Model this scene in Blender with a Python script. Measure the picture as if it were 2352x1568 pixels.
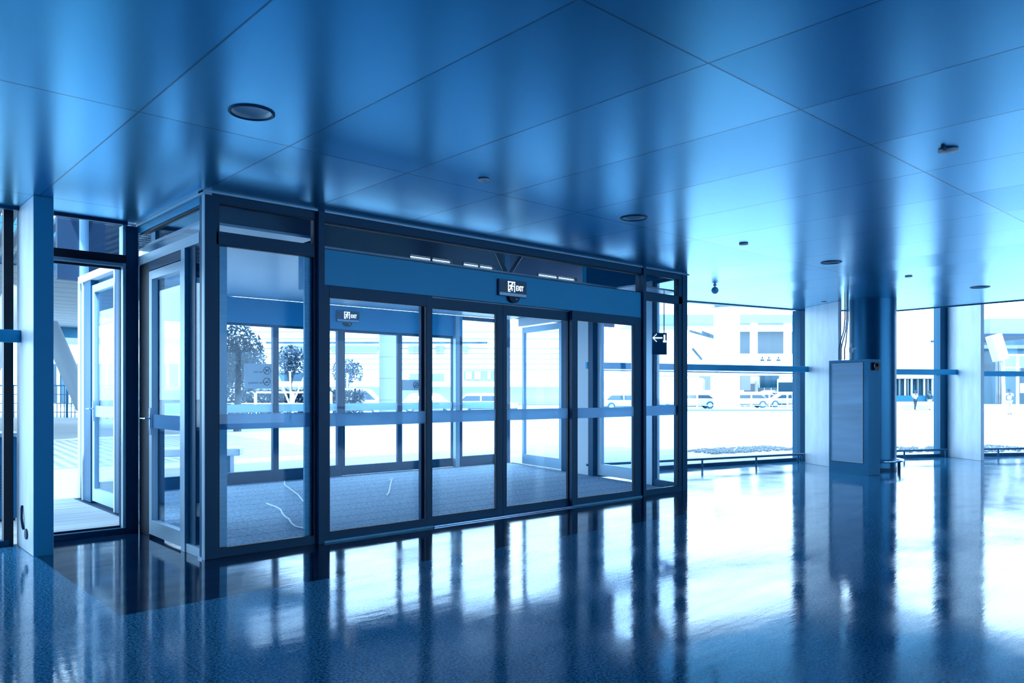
import bpy, bmesh, math, random
from mathutils import Vector, Matrix
random.seed(7)
sc = bpy.context.scene
for o in list(bpy.data.objects): bpy.data.objects.remove(o)
C = sc.collection

# ------------------------------------------------------------------ camera
F = 1779.7; HZ = 900.7; PSI = 0.831735; EYE = 1.5
cp, sp = math.cos(PSI), math.sin(PSI)
cam = bpy.data.cameras.new('camera'); co = bpy.data.objects.new('camera', cam); C.objects.link(co)
co.location = (0, 0, EYE); co.rotation_euler = (math.pi/2, 0, PSI - math.pi/2)
cam.sensor_width = 36; cam.lens = F/2352*36; cam.shift_y = (HZ-784)/2352
cam.clip_start = .05; cam.clip_end = 1000
sc.camera = co
sc.view_settings.view_transform = 'Standard'; sc.view_settings.look = 'None'
sc.view_settings.gamma = 1; sc.view_settings.use_curve_mapping = False
sc.view_settings.exposure = 0.0
sc.cycles.transparent_max_bounces = 40
sc.cycles.max_bounces = 10; sc.cycles.diffuse_bounces = 4; sc.cycles.glossy_bounces = 5
sc.cycles.sample_clamp_indirect = 12

# ------------------------------------------------------------------ sky and sun
w = bpy.data.worlds.new('sky'); sc.world = w; w.use_nodes = True
bg = w.node_tree.nodes['Background']; bg.inputs[0].default_value = (.54, .77, 1, 1); bg.inputs[1].default_value = 7.5
sun = bpy.data.lights.new('sun', 'SUN'); sun.energy = 8; sun.angle = .02; sun.color = (.72, .88, 1)
so = bpy.data.objects.new('sun', sun); C.objects.link(so)
so.rotation_euler = (math.radians(38), 0, math.radians(PSI*57.3 - 90 + 12))

# ------------------------------------------------------------------ measuring helpers
def dep(X, Y): return X*cp + Y*sp
def on_y(u, Y): q = (u-1176)/F; return Y*(cp+q*sp)/(sp-q*cp)
def on_x(u, X): q = (u-1176)/F; return X*(sp-q*cp)/(cp+q*sp)
def at(u, v, d):
    r = (u-1176)/F*d
    return Vector((d*cp+r*sp, d*sp-r*cp, EYE-(v-HZ)*d/F))
def gnd(u, v, Z=0.0): return at(u, v, (EYE-Z)*F/(v-HZ))
def on_line(u, A, B):
    q = (u-1176)/F
    f = lambda p: (p[0]*sp-p[1]*cp)-q*(p[0]*cp+p[1]*sp)
    a, b = f(A), f(B); t = a/(a-b)
    return (A[0]+t*(B[0]-A[0]), A[1]+t*(B[1]-A[1]))

# ------------------------------------------------------------------ materials
def mat(name, col, rough=.5, metal=0, spec=.5, noise=0, nscale=20, bump=0, coat=0, emis=None, es=1, stretch=None):
    if col[0] < .45*col[2]: col = (col[0]*.5, max(col[1], col[2]*(.36 if col[2] < .12 else .48)), col[2])
    m = bpy.data.materials.new(name); m.use_nodes = True
    nt = m.node_tree; b = nt.nodes['Principled BSDF']
    b.inputs['Base Color'].default_value = (*col, 1); b.inputs['Roughness'].default_value = rough
    b.inputs['Metallic'].default_value = metal; b.inputs['Specular IOR Level'].default_value = spec
    b.inputs['Coat Weight'].default_value = coat; b.inputs['Coat Roughness'].default_value = .05
    if emis: b.inputs['Emission Color'].default_value = (*emis, 1); b.inputs['Emission Strength'].default_value = es
    if noise or bump:
        tc = nt.nodes.new('ShaderNodeTexCoord'); n = nt.nodes.new('ShaderNodeTexNoise'); n.inputs['Scale'].default_value = nscale
        n.inputs['Detail'].default_value = 6
        src = tc.outputs['Object']
        if stretch:
            mp = nt.nodes.new('ShaderNodeMapping'); mp.inputs['Scale'].default_value = stretch
            nt.links.new(src, mp.inputs[0]); src = mp.outputs[0]
        nt.links.new(src, n.inputs['Vector'])
        if noise:
            cr = nt.nodes.new('ShaderNodeValToRGB'); cr.color_ramp.elements[0].position = .3; cr.color_ramp.elements[1].position = .7
            cr.color_ramp.elements[0].color = (*[c*(1-noise) for c in col], 1); cr.color_ramp.elements[1].color = (*[min(1, c*(1+noise)) for c in col], 1)
            nt.links.new(n.outputs['Fac'], cr.inputs[0]); nt.links.new(cr.outputs[0], b.inputs['Base Color'])
        if bump:
            bp = nt.nodes.new('ShaderNodeBump'); bp.inputs['Strength'].default_value = bump; bp.inputs['Distance'].default_value = .01
            nt.links.new(n.outputs['Fac'], bp.inputs['Height']); nt.links.new(bp.outputs[0], b.inputs['Normal'])
    return m
def nd(nt, t, **k):
    n = nt.nodes.new(t)
    for a, v in k.items(): setattr(n, a, v)
    return n
def mth(nt, op, a, b=None, c=None):
    n = nt.nodes.new('ShaderNodeMath'); n.operation = op
    for i, x in enumerate((a, b, c)):
        if x is None: continue
        if isinstance(x, (int, float)): n.inputs[i].default_value = x
        else: nt.links.new(x, n.inputs[i])
    return n.outputs[0]
def grid_line(nt, coord, period, off, width):   # 1 on a joint line, else 0
    a = mth(nt, 'DIVIDE', mth(nt, 'SUBTRACT', coord, off), period)
    fr = mth(nt, 'FRACT', mth(nt, 'ADD', a, .5))
    d = mth(nt, 'ABSOLUTE', mth(nt, 'SUBTRACT', fr, .5))
    return mth(nt, 'LESS_THAN', d, width/2/period)

def glass_mat(name, tint=(.93, .97, 1), refl=1.0):
    m = bpy.data.materials.new(name); m.use_nodes = True; nt = m.node_tree
    nt.nodes.remove(nt.nodes['Principled BSDF']); out = nt.nodes['Material Output']
    tr = nd(nt, 'ShaderNodeBsdfTransparent'); tr.inputs[0].default_value = (*tint, 1)
    gl = nd(nt, 'ShaderNodeBsdfGlossy'); gl.inputs['Roughness'].default_value = .0; gl.inputs['Color'].default_value = (.75, .9, 1, 1)
    fr = nd(nt, 'ShaderNodeLayerWeight'); fr.inputs[0].default_value = .5
    mx = nd(nt, 'ShaderNodeMixShader')
    f = mth(nt, 'MULTIPLY_ADD', mth(nt, 'POWER', fr.outputs['Facing'], 4.0), .6*refl, .012)
    nt.links.new(f, mx.inputs[0]); nt.links.new(tr.outputs[0], mx.inputs[1]); nt.links.new(gl.outputs[0], mx.inputs[2])
    nt.links.new(mx.outputs[0], out.inputs[0])
    return m

M = {}
M['frame'] = mat('dark blue metal', (.0, .08, .17), .45, .0, .3)
M['framelight'] = mat('satin aluminium', (.40, .58, .70), .38, .3, .5)
M['rail'] = mat('brushed rail metal', (.30, .52, .74), .45, .2, .5, noise=.12, nscale=6, stretch=(1, 1, 8))
M['gasket'] = mat('black gasket', (.0015, .008, .022), .5)
M['header'] = mat('header panel', (.0, .38, .66), .45, .1)
M['fin'] = mat('fin cladding', (.62, .71, .76), .45, .15, .5, noise=.10, nscale=2.2, stretch=(3, 3, .7))
M['cabpanel'] = mat('cabinet door panel', (.33, .52, .68), .4, .1, .5, noise=.15, nscale=1.6, stretch=(.3, .3, 4))
M['column'] = mat('column cladding', (.005, .11, .22), .32, .55, .5)
M['glass'] = glass_mat('clear glass')
def frost_mat():
    m = bpy.data.materials.new('frosted band'); m.use_nodes = True; nt = m.node_tree; nt.nodes.remove(nt.nodes['Principled BSDF']); out = nt.nodes['Material Output']
    tl = nd(nt, 'ShaderNodeBsdfTranslucent'); tl.inputs[0].default_value = (.62, .78, .90, 1)
    df = nd(nt, 'ShaderNodeBsdfDiffuse'); df.inputs[0].default_value = (.30, .56, .78, 1); tr = nd(nt, 'ShaderNodeBsdfTransparent'); tr.inputs[0].default_value = (.55, .78, .95, 1)
    a = nd(nt, 'ShaderNodeMixShader'); a.inputs[0].default_value = .35; nt.links.new(tl.outputs[0], a.inputs[1]); nt.links.new(df.outputs[0], a.inputs[2])
    b = nd(nt, 'ShaderNodeMixShader'); b.inputs[0].default_value = .22; nt.links.new(a.outputs[0], b.inputs[1]); nt.links.new(tr.outputs[0], b.inputs[2]); nt.links.new(b.outputs[0], out.inputs[0])
    return m
M['rail2'] = frost_mat()
def backlit_mat():
    m = bpy.data.materials.new('white film'); m.use_nodes = True; nt = m.node_tree; nt.nodes.remove(nt.nodes['Principled BSDF']); out = nt.nodes['Material Output']
    tl = nd(nt, 'ShaderNodeBsdfTranslucent'); tl.inputs[0].default_value = (.86, .9, .92, 1); df = nd(nt, 'ShaderNodeBsdfDiffuse'); df.inputs[0].default_value = (.8, .86, .9, 1)
    a = nd(nt, 'ShaderNodeMixShader'); a.inputs[0].default_value = .1; nt.links.new(tl.outputs[0], a.inputs[1]); nt.links.new(df.outputs[0], a.inputs[2]); nt.links.new(a.outputs[0], out.inputs[0])
    return m
M['sticker'] = backlit_mat()
M['wallpale'] = mat('pale satin panel', (.34, .52, .66), .35)
M['dark'] = mat('deep blue', (.004, .03, .08), .6)
M['black'] = mat('near black', (.001, .006, .016), .35)
M['white'] = mat('white paint', (.72, .77, .80), .5)
M['wallin'] = mat('inner wall', (.08, .25, .45), .6, noise=.1, nscale=1)
M['chrome'] = mat('polished steel', (.45, .62, .82), .18, 1)
M['lens'] = mat('frosted lens', (.88, .92, .95), .45)
M['sticker'] = mat('sticker board', (.82, .90, .96), .5)
M['ink'] = mat('blue ink', (.01, .06, .12), .5)
M['facade'] = mat('pale facade', (.80, .88, .95), .7)
M['facadeline'] = mat('facade joint', (.13, .15, .17), .7)
M['shopglass'] = mat('dark shop glass', (.012, .05, .085), .15, 0, .6, noise=.6, nscale=.5, stretch=(2, 2, .3))
M['carpaint'] = mat('pale car paint', (.42, .44, .46), .3, .0, .5, coat=.6)
M['carglass'] = mat('car window', (.006, .03, .055), .12)
M['tyre'] = mat('tyre', (.02, .07, .14), .7)
M['leaf'] = mat('leaves', (.004, .03, .06), .6, noise=.5, nscale=8)
M['bark'] = mat('bark', (.07, .09, .11), .8, noise=.3)
M['canopy'] = mat('canopy soffit', (.16, .21, .25), .5)
M['louvre'] = mat('louvre metal', (.004, .03, .06), .5)
M['steelblue'] = mat('blue steel tube', (.02, .12, .22), .4, .3)
M['paleprop'] = mat('pale steel tube', (.34, .37, .40), .45)
M['bin'] = mat('bin sheet metal', (.03, .16, .34), .45, .4)
M['pebble'] = mat('pebbles', (.22, .26, .30), .8, noise=.6, nscale=60, bump=.8)
M['kerb'] = mat('kerb stone', (.13, .16, .18), .8)
M['skin'] = mat('skin', (.05, .07, .09), .6)
M['clothlight'] = mat('pale cloth', (.5, .55, .6), .8)
M['clothdark'] = mat('dark cloth', (.005, .03, .05), .8)

# sign faces
M['signgreen'] = mat('exit sign face', (.004, .06, .15), .4)
M['signglow'] = mat('lit exit pictogram', (.7, .9, 1), .5, emis=(.80, .93, 1), es=1.6)

def floor_mat():
    m = bpy.data.materials.new('polished granite'); m.use_nodes = True; nt = m.node_tree; b = nt.nodes['Principled BSDF']
    tc = nd(nt, 'ShaderNodeTexCoord'); sx = nd(nt, 'ShaderNodeSeparateXYZ'); nt.links.new(tc.outputs['Object'], sx.inputs[0])
    n1 = nd(nt, 'ShaderNodeTexNoise'); n1.inputs['Scale'].default_value = 62; n1.inputs['Detail'].default_value = 5; n1.inputs['Roughness'].default_value = .75
    nt.links.new(tc.outputs['Object'], n1.inputs['Vector'])
    cr = nd(nt, 'ShaderNodeValToRGB'); e = cr.color_ramp.elements; e[0].position = .42; e[0].color = (.001, .035, .09, 1); e[1].position = .60; e[1].color = (.08, .36, .60, 1)
    nt.links.new(n1.outputs['Fac'], cr.inputs[0])
    # the darker border stone round the entrance lobby
    bx = mth(nt, 'GREATER_THAN', sx.outputs[0], 1.56); by = mth(nt, 'GREATER_THAN', sx.outputs[1], 5.62)
    bo = mth(nt, 'MULTIPLY', bx, by); bo = mth(nt, 'MULTIPLY', bo, mth(nt, 'LESS_THAN', sx.outputs[0], 10.9))
    cd = nd(nt, 'ShaderNodeValToRGB'); e = cd.color_ramp.elements; e[0].position = .35; e[0].color = (.001, .010, .03, 1); e[1].position = .75; e[1].color = (.004, .035, .09, 1)
    nt.links.new(n1.outputs['Fac'], cd.inputs[0])
    mx = nd(nt, 'ShaderNodeMix', data_type='RGBA'); nt.links.new(bo, mx.inputs[0]); nt.links.new(cr.outputs[0], mx.inputs[6]); nt.links.new(cd.outputs[0], mx.inputs[7])
    jl = mth(nt, 'MAXIMUM', grid_line(nt, sx.outputs[0], 1.035, .52, .004), grid_line(nt, sx.outputs[1], 1.035, .44, .004))
    mj = nd(nt, 'ShaderNodeMix', data_type='RGBA'); mj.inputs[7].default_value = (.002, .02, .06, 1)
    nt.links.new(mth(nt, 'MULTIPLY', jl, .8), mj.inputs[0]); nt.links.new(mx.outputs[2], mj.inputs[6]); nt.links.new(mj.outputs[2], b.inputs['Base Color'])
    # gentle unevenness of the polish
    n2 = nd(nt, 'ShaderNodeTexNoise'); n2.inputs['Scale'].default_value = 1.6; n2.inputs['Detail'].default_value = 3; nt.links.new(tc.outputs['Object'], n2.inputs['Vector'])
    rr = nd(nt, 'ShaderNodeMapRange'); rr.inputs['From Min'].default_value = .3; rr.inputs['From Max'].default_value = .7; rr.inputs['To Min'].default_value = .035; rr.inputs['To Max'].default_value = .13
    nt.links.new(n2.outputs['Fac'], rr.inputs[0]); nt.links.new(rr.outputs[0], b.inputs['Roughness'])
    mp = nd(nt, 'ShaderNodeMapping'); mp.inputs['Scale'].default_value = (.35, 1.6, 1); nt.links.new(tc.outputs['Object'], mp.inputs[0])
    n3 = nd(nt, 'ShaderNodeTexNoise'); n3.inputs['Scale'].default_value = 2.6; n3.inputs['Detail'].default_value = 7; n3.inputs['Roughness'].default_value = .65; nt.links.new(mp.outputs[0], n3.inputs['Vector'])
    sl = nd(nt, 'ShaderNodeMapRange'); sl.inputs['From Min'].default_value = .38; sl.inputs['From Max'].default_value = .62; sl.inputs['To Min'].default_value = .22; sl.inputs['To Max'].default_value = .62
    nt.links.new(n3.outputs['Fac'], sl.inputs[0]); nt.links.new(sl.outputs[0], b.inputs['Specular IOR Level'])
    bp = nd(nt, 'ShaderNodeBump'); bp.inputs['Strength'].default_value = .06; bp.inputs['Distance'].default_value = .02
    nt.links.new(n3.outputs['Fac'], bp.inputs['Height']); nt.links.new(bp.outputs[0], b.inputs['Normal'])
    b.inputs['Specular IOR Level'].default_value = .5; b.inputs['IOR'].default_value = 1.5; b.inputs['Specular Tint'].default_value = (.55, .78, 1, 1)
    return m
def ceil_mat():
    m = bpy.data.materials.new('satin ceiling panels'); m.use_nodes = True; nt = m.node_tree; b = nt.nodes['Principled BSDF']
    tc = nd(nt, 'ShaderNodeTexCoord'); sx = nd(nt, 'ShaderNodeSeparateXYZ'); nt.links.new(tc.outputs['Object'], sx.inputs[0])
    # every panel sits at its own slight tilt and shade
    cx = mth(nt, 'FLOOR', mth(nt, 'DIVIDE', mth(nt, 'SUBTRACT', sx.outputs[0], .545), 1.035))
    cy = mth(nt, 'FLOOR', mth(nt, 'DIVIDE', mth(nt, 'SUBTRACT', sx.outputs[1], 2.41), 2.88))
    cb = nd(nt, 'ShaderNodeCombineXYZ'); nt.links.new(cx, cb.inputs[0]); nt.links.new(cy, cb.inputs[1])
    wn = nd(nt, 'ShaderNodeTexWhiteNoise'); nt.links.new(cb.outputs[0], wn.inputs['Vector'])
    gm = nd(nt, 'ShaderNodeNewGeometry')
    vm = nd(nt, 'ShaderNodeVectorMath', operation='SUBTRACT'); nt.links.new(wn.outputs['Color'], vm.inputs[0]); vm.inputs[1].default_value = (.5, .5, .5)
    vs = nd(nt, 'ShaderNodeVectorMath', operation='SCALE'); nt.links.new(vm.outputs[0], vs.inputs[0]); vs.inputs['Scale'].default_value = .022
    va = nd(nt, 'ShaderNodeVectorMath', operation='ADD'); nt.links.new(gm.outputs['Normal'], va.inputs[0]); nt.links.new(vs.outputs[0], va.inputs[1])
    vn = nd(nt, 'ShaderNodeVectorMath', operation='NORMALIZE'); nt.links.new(va.outputs[0], vn.inputs[0]); nt.links.new(vn.outputs[0], b.inputs['Normal'])
    jl = mth(nt, 'MAXIMUM', grid_line(nt, sx.outputs[0], 1.035, .545, .012), grid_line(nt, sx.outputs[1], 2.88, 2.41, .012))
    mj = nd(nt, 'ShaderNodeMix', data_type='RGBA'); mj.inputs[6].default_value = (.07, .50, .80, 1); mj.inputs[7].default_value = (.002, .02, .06, 1)
    nt.links.new(mth(nt, 'MULTIPLY', jl, .6), mj.inputs[0]); nt.links.new(mj.outputs[2], b.inputs['Base Color'])
    nt.links.new(mth(nt, 'MULTIPLY_ADD', jl, -.3, .85), b.inputs['Metallic']); nt.links.new(mth(nt, 'MULTIPLY_ADD', jl, -.3, .5), b.inputs['Specular IOR Level'])
    b.inputs['Roughness'].default_value = .25; b.inputs['Specular IOR Level'].default_value = .5; b.inputs['IOR'].default_value = 1.6
    b.inputs['Metallic'].default_value = .85
    return m
def plaza_mat():
    m = bpy.data.materials.new('plaza paving'); m.use_nodes = True; nt = m.node_tree; b = nt.nodes['Principled BSDF']
    tc = nd(nt, 'ShaderNodeTexCoord'); mp = nd(nt, 'ShaderNodeMapping'); mp.inputs['Scale'].default_value = (.25, 6, 1); nt.links.new(tc.outputs['Object'], mp.inputs[0])
    n = nd(nt, 'ShaderNodeTexNoise'); n.inputs['Scale'].default_value = 1.4; n.inputs['Detail'].default_value = 8; nt.links.new(mp.outputs[0], n.inputs['Vector'])
    cr = nd(nt, 'ShaderNodeValToRGB'); e = cr.color_ramp.elements; e[0].position = .3; e[0].color = (.25, .29, .31, 1); e[1].position = .62; e[1].color = (.40, .43, .44, 1)
    nt.links.new(n.outputs['Fac'], cr.inputs[0]); nt.links.new(cr.outputs[0], b.inputs['Base Color']); b.inputs['Roughness'].default_value = .75
    return m
def mat_mat():
    m = bpy.data.materials.new('ribbed entrance mat'); m.use_nodes = True; nt = m.node_tree; b = nt.nodes['Principled BSDF']
    tc = nd(nt, 'ShaderNodeTexCoord'); sx = nd(nt, 'ShaderNodeSeparateXYZ'); nt.links.new(tc.outputs['Object'], sx.inputs[0])
    mp = nd(nt, 'ShaderNodeMapping'); mp.inputs['Scale'].default_value = (1, 5, 1); nt.links.new(tc.outputs['Object'], mp.inputs[0])
    n = nd(nt, 'ShaderNodeTexNoise'); n.inputs['Scale'].default_value = 22; n.inputs['Detail'].default_value = 6; n.inputs['Roughness'].default_value = .8; nt.links.new(mp.outputs[0], n.inputs['Vector'])
    cr = nd(nt, 'ShaderNodeValToRGB'); e = cr.color_ramp.elements; e[0].position = .42; e[0].color = (.02, .14, .27, 1); e[1].position = .60; e[1].color = (.50, .66, .76, 1)
    nt.links.new(n.outputs['Fac'], cr.inputs[0])
    jl = mth(nt, 'MAXIMUM', grid_line(nt, sx.outputs[1], .43, .1, .016), mth(nt, 'MULTIPLY', grid_line(nt, sx.outputs[1], .0614, 0, .012), .35))
    mj = nd(nt, 'ShaderNodeMix', data_type='RGBA'); mj.inputs[7].default_value = (.003, .03, .09, 1)
    nt.links.new(mth(nt, 'MULTIPLY', jl, .8), mj.inputs[0]); nt.links.new(cr.outputs[0], mj.inputs[6]); nt.links.new(mj.outputs[2], b.inputs['Base Color'])
    b.inputs['Roughness'].default_value = .9
    return m
M['floor'] = floor_mat(); M['ceiling'] = ceil_mat(); M['plaza'] = plaza_mat(); M['mat'] = mat_mat()

# ------------------------------------------------------------------ mesh builder
class MB:
    def __init__(s): s.v = []; s.f = []
    def add(s, vs, fs):
        n = len(s.v); s.v += [tuple(v) for v in vs]; s.f += [tuple(i+n for i in f) for f in fs]; return s
    def box(s, x0, x1, y0, y1, z0, z1):
        vs = [(x, y, z) for x in (x0, x1) for y in (y0, y1) for z in (z0, z1)]
        return s.add(vs, [(0, 1, 3, 2), (4, 6, 7, 5), (0, 4, 5, 1), (2, 3, 7, 6), (0, 2, 6, 4), (1, 5, 7, 3)])
    def beam(s, A, B, side0, side1, z0, z1):   # upright slab along plan line A->B; side offsets measured to the left of A->B
        A = Vector(A[:2]); B = Vector(B[:2]); d = (B-A).normalized(); n = Vector((-d.y, d.x))
        ps = [A+n*side0, B+n*side0, B+n*side1, A+n*side1]
        return s.prism([(p.x, p.y) for p in ps], z0, z1)
    def prism(s, poly, z0, z1):
        n = len(poly); vs = [(x, y, z0) for x, y in poly]+[(x, y, z1) for x, y in poly]
        fs = [tuple(reversed(range(n))), tuple(range(n, 2*n))]+[(i, (i+1) % n, n+(i+1) % n, n+i) for i in range(n)]
        return s.add(vs, fs)
    def bar(s, p, q, wx, wy=None, up=(0, 0, 1)):
        p = Vector(p); q = Vector(q); d = (q-p).normalized(); up = Vector(up)
        if abs(d.dot(up)) > .98: up = Vector((1, 0, 0))
        a = d.cross(up).normalized(); b = a.cross(d).normalized(); wy = wy or wx
        vs = [c+a*i*wx/2+b*j*wy/2 for c in (p, q) for i, j in ((-1, -1), (1, -1), (1, 1), (-1, 1))]
        return s.add(vs, [(3, 2, 1, 0), (4, 5, 6, 7)]+[(i, (i+1) % 4, 4+(i+1) % 4, 4+i) for i in range(4)])
    def tube(s, pts, r, n=12, caps=True, closed=False):
        pts = [Vector(p) for p in pts]; rings = []; m = len(pts)
        rr = r if isinstance(r, (list, tuple)) else [r]*m
        for i, p in enumerate(pts):
            if closed: d = (pts[(i+1) % m]-pts[i-1]).normalized()
            else: d = (pts[min(i+1, m-1)]-pts[max(i-1, 0)]).normalized()
            up = Vector((0, 0, 1)) if abs(d.z) < .9 else Vector((1, 0, 0))
            a = d.cross(up).normalized(); b = a.cross(d)
            rings.append([p+(a*math.cos(t)+b*math.sin(t))*rr[i] for t in (2*math.pi*k/n for k in range(n))])
        vs = [v for g in rings for v in g]; fs = []
        for i in range(m if closed else m-1):
            j = (i+1) % m
            for k in range(n): l = (k+1) % n; fs.append((i*n+k, i*n+l, j*n+l, j*n+k))
        if caps and not closed: fs += [tuple(reversed(range(n))), tuple(range((m-1)*n, m*n))]
        return s.add(vs, fs)
    def lathe(s, prof, c=(0, 0, 0), n=32, caps=True):
        m = len(prof); vs = [(c[0]+r*math.cos(2*math.pi*k/n), c[1]+r*math.sin(2*math.pi*k/n), c[2]+z) for r, z in prof for k in range(n)]
        fs = [(i*n+k, i*n+(k+1) % n, (i+1)*n+(k+1) % n, (i+1)*n+k) for i in range(m-1) for k in range(n)]
        if caps and prof[0][0] > 1e-6: fs.append(tuple(reversed(range(n))))
        if caps and prof[-1][0] > 1e-6: fs.append(tuple(range((m-1)*n, m*n)))
        return s.add(vs, fs)
    def build(s, name, m, parent=None, loc=None, smooth=False, bevel=0, label=None, kind=None):
        me = bpy.data.meshes.new(name); me.from_pydata(s.v, [], s.f); me.validate()
        bm = bmesh.new(); bm.from_mesh(me); bmesh.ops.recalc_face_normals(bm, faces=bm.faces); bm.to_mesh(me); bm.free()
        if smooth:
            for p in me.polygons: p.use_smooth = True
            try: me.set_sharp_from_angle(angle=math.radians(38))
            except Exception: pass
        me.materials.append(m if not isinstance(m, str) else M[m])
        o = bpy.data.objects.new(name, me); C.objects.link(o)
        if loc: o.location = loc
        if parent: o.parent = parent; o.matrix_parent_inverse = Matrix.Identity(4); 
        if bevel:
            b = o.modifiers.new('bevel', 'BEVEL'); b.width = bevel; b.segments = 2; b.limit_method = 'ANGLE'
        if label: o['label'] = label
        if kind: o['kind'] = kind
        return o
def thing(name, label, cat, loc=(0, 0, 0), rz=0, group=None):
    o = bpy.data.objects.new(name, None); C.objects.link(o); o.location = loc; o.rotation_euler = (0, 0, rz); o.empty_display_size = .1
    o['label'] = label; o['category'] = cat
    if group: o['group'] = group
    return o
def tag(o, label, cat, group=None, kind=None):
    o['label'] = label; o['category'] = cat
    if group: o['group'] = group
    if kind: o['kind'] = kind
    return o
def st(name, label=None, loc=(0, 0, 0)):      # an Empty for one piece of the setting
    o = bpy.data.objects.new(name, None); C.objects.link(o); o.location = loc; o['kind'] = 'structure'; o['category'] = name.split('_')[0]
    if label: o['label'] = label
    return o
def struct(o, label=None, cat=None):
    o['kind'] = 'structure'; o['category'] = cat or o.name.split('_')[0]
    if label: o['label'] = label
    return o
def copy_tree(o, parent=None):
    c = o.copy(); C.objects.link(c); c.parent = parent
    for ch in list(o.children): copy_tree(ch, c)
    return c

# ================================================================== ROOM SHELL
ZC = 3.30
Y0 = 6.963; XL = 2.634; XR = 9.983; YG = 8.93          # lobby front face, its sides, the glass wall on the left
XO = 2.875; YO = 12.3; XRO = 11.09                      # outer corner posts of the lobby
RA, RB = (XR, Y0), (XRO, YO)                            # right side of the lobby
YF = 8.845
G1A, G1B = (10.62, 9.66), (16.06, 8.40)                 # glass wall right of the lobby, bay by bay
G2A, G2B = (16.30, 8.30), (19.50, 6.68)
G3A, G3B = (19.78, 6.50), (26.0, 2.45)

fl = MB().prism([(-9, -10), (24, -10), (28, -2), (26.1, 2.40), (19.62, 6.62), (16.15, 8.42), (10.65, 9.72), (10.49, 9.72), (9.9, 7.06), (2.70, 7.06), (2.70, 8.97), (-9, 8.97)], -.12, 0).build('floor', 'floor')
struct(fl, 'polished speckled blue granite floor')
pl = MB().prism([(-70, 12.3), (-70, 160), (190, 160), (190, -60), (40, -60), (26.2, 2.40), (19.66, 6.72), (16.17, 8.50), (10.72, 9.80), (11.2, 12.3)], -.10, -.004).prism([(-70, 8.98), (-70, 12.3), (2.80, 12.3), (2.80, 8.98)], -.10, -.004).build('plaza_ground', 'plaza')
struct(pl, 'pale striped plaza paving outside the glass walls', 'ground')
# lobby floor + mat
lb = MB().prism([(2.70, 7.06), (9.9, 7.06), (10.6, 9.70), (11.15, 12.36), (2.80, 12.36), (2.80, 8.97), (2.70, 8.97)], -.12, -.012).build('floor', 'dark')
struct(lb, 'dark recessed floor of the entrance lobby')
mt = MB().prism([(2.78, 7.12), (9.92, 7.12), (10.55, 9.8), (11.02, 12.2), (2.96, 12.2), (2.96, 9.0), (2.78, 9.0)], -.012, .004).build('entrance_mat', 'mat')
tag(mt, 'blue ribbed entrance mat covering the floor between the two rows of doors', 'mat')

# ceiling with round openings for the downlights
BIG = [(578, 258), (1456, 500), (1909, 602), (2251, 659)]
bigs = [(gnd(u, v, ZC), r) for (u, v), r in zip(BIG, (.133, .128, .128, .14))]
def sheet(poly, holes, z, name, m, flip=True):
    bm = bmesh.new(); 
    def loop(pts):
        vs = [bm.verts.new((x, y, z)) for x, y in pts]
        for i in range(len(vs)): bm.edges.new((vs[i], vs[(i+1) % len(vs)]))
    loop(poly)
    for c, r in holes: loop([(c[0]+r*math.cos(2*math.pi*k/32), c[1]+r*math.sin(2*math.pi*k/32)) for k in range(32)])
    bmesh.ops.triangle_fill(bm, use_beauty=True, use_dissolve=False, edges=bm.edges[:])
    ex = bmesh.ops.extrude_face_region(bm, geom=bm.faces[:])
    bmesh.ops.translate(bm, vec=(0, 0, .03), verts=[g for g in ex['geom'] if isinstance(g, bmesh.types.BMVert)])
    bmesh.ops.recalc_face_normals(bm, faces=bm.faces)
    me = bpy.data.meshes.new(name); bm.to_mesh(me); bm.free(); me.materials.append(m); o = bpy.data.objects.new(name, me); C.objects.link(o); return o
CE = [(-9, -10), (17.0, -10), (17.3, 1.5), (17.52, 4.43), (17.76, 6.9), (16.25, 8.20), (14.4, 8.60), (12.55, 9.0), (10.60, 9.50), (9.99, 6.97), (2.628, 6.97), (2.628, 8.86), (-9, 8.86)]
struct(sheet(CE, bigs, ZC, 'ceiling', M['ceiling']), 'satin blue metal panel ceiling with long joints')
e1 = MB()
for a, b in zip(CE[2:8], CE[3:9]): e1.beam(a, b, -.035, .0, ZC-.02, ZC+.16)
struct(e1.build('trim_1', 'frame'), 'dark edge strip of the ceiling along the right glass wall')
e1 = MB().box(-9, 1.534, 8.80, 8.86, ZC-.03, ZC).box(1.70, 2.52, 8.80, 8.845, ZC-.03, ZC)
struct(e1.build('trim_2', 'frame'), 'dark edge strip of the ceiling along the left glass wall')
rf = MB().prism([(-9, -10.2), (28.3, -10.2), (28.5, -2), (26.5, 2.6), (19.9, 6.9), (16.3, 8.8), (14.7, 9.2), (14.7, 12.7), (2.5, 12.7), (2.5, 9.2), (-9, 9.2)], 4.6, 4.8).build('ceiling', 'wallin')
struct(rf, 'roof slab above the hall')
wb = MB().box(-9, 28.3, -10.2, -10, 0, .5).box(-9, 28.3, -10.2, -10, 3.4, 4.6)
wb.box(-9, 6.6, -10.2, -10, .5, 3.4)
for i in range(3, 8): wb.box(-9+i*5.2, -9+i*5.2+1.2, -10.2, -10, .5, 3.4)  # piers leave openings towards the right, added to let fill light in
struct(wb.build('wall_back', 'wallin'), 'dim blue wall behind the viewer, with openings added for fill light')
bw = st('window_15', 'added row of unseen window panes behind the viewer, letting in fill light')  # added out of view as a source of fill light
for i in range(3, 7): MB().box(-7.8+i*5.2, -3.8+i*5.2, -10.11, -10.09, .5, 3.4).build('glass_pane', 'glass', bw)
struct(MB().box(-9.2, -9, -10.2, 9.2, 0, 4.6).build('wall_left', 'wallin'), 'dim blue wall at the far left')
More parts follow.
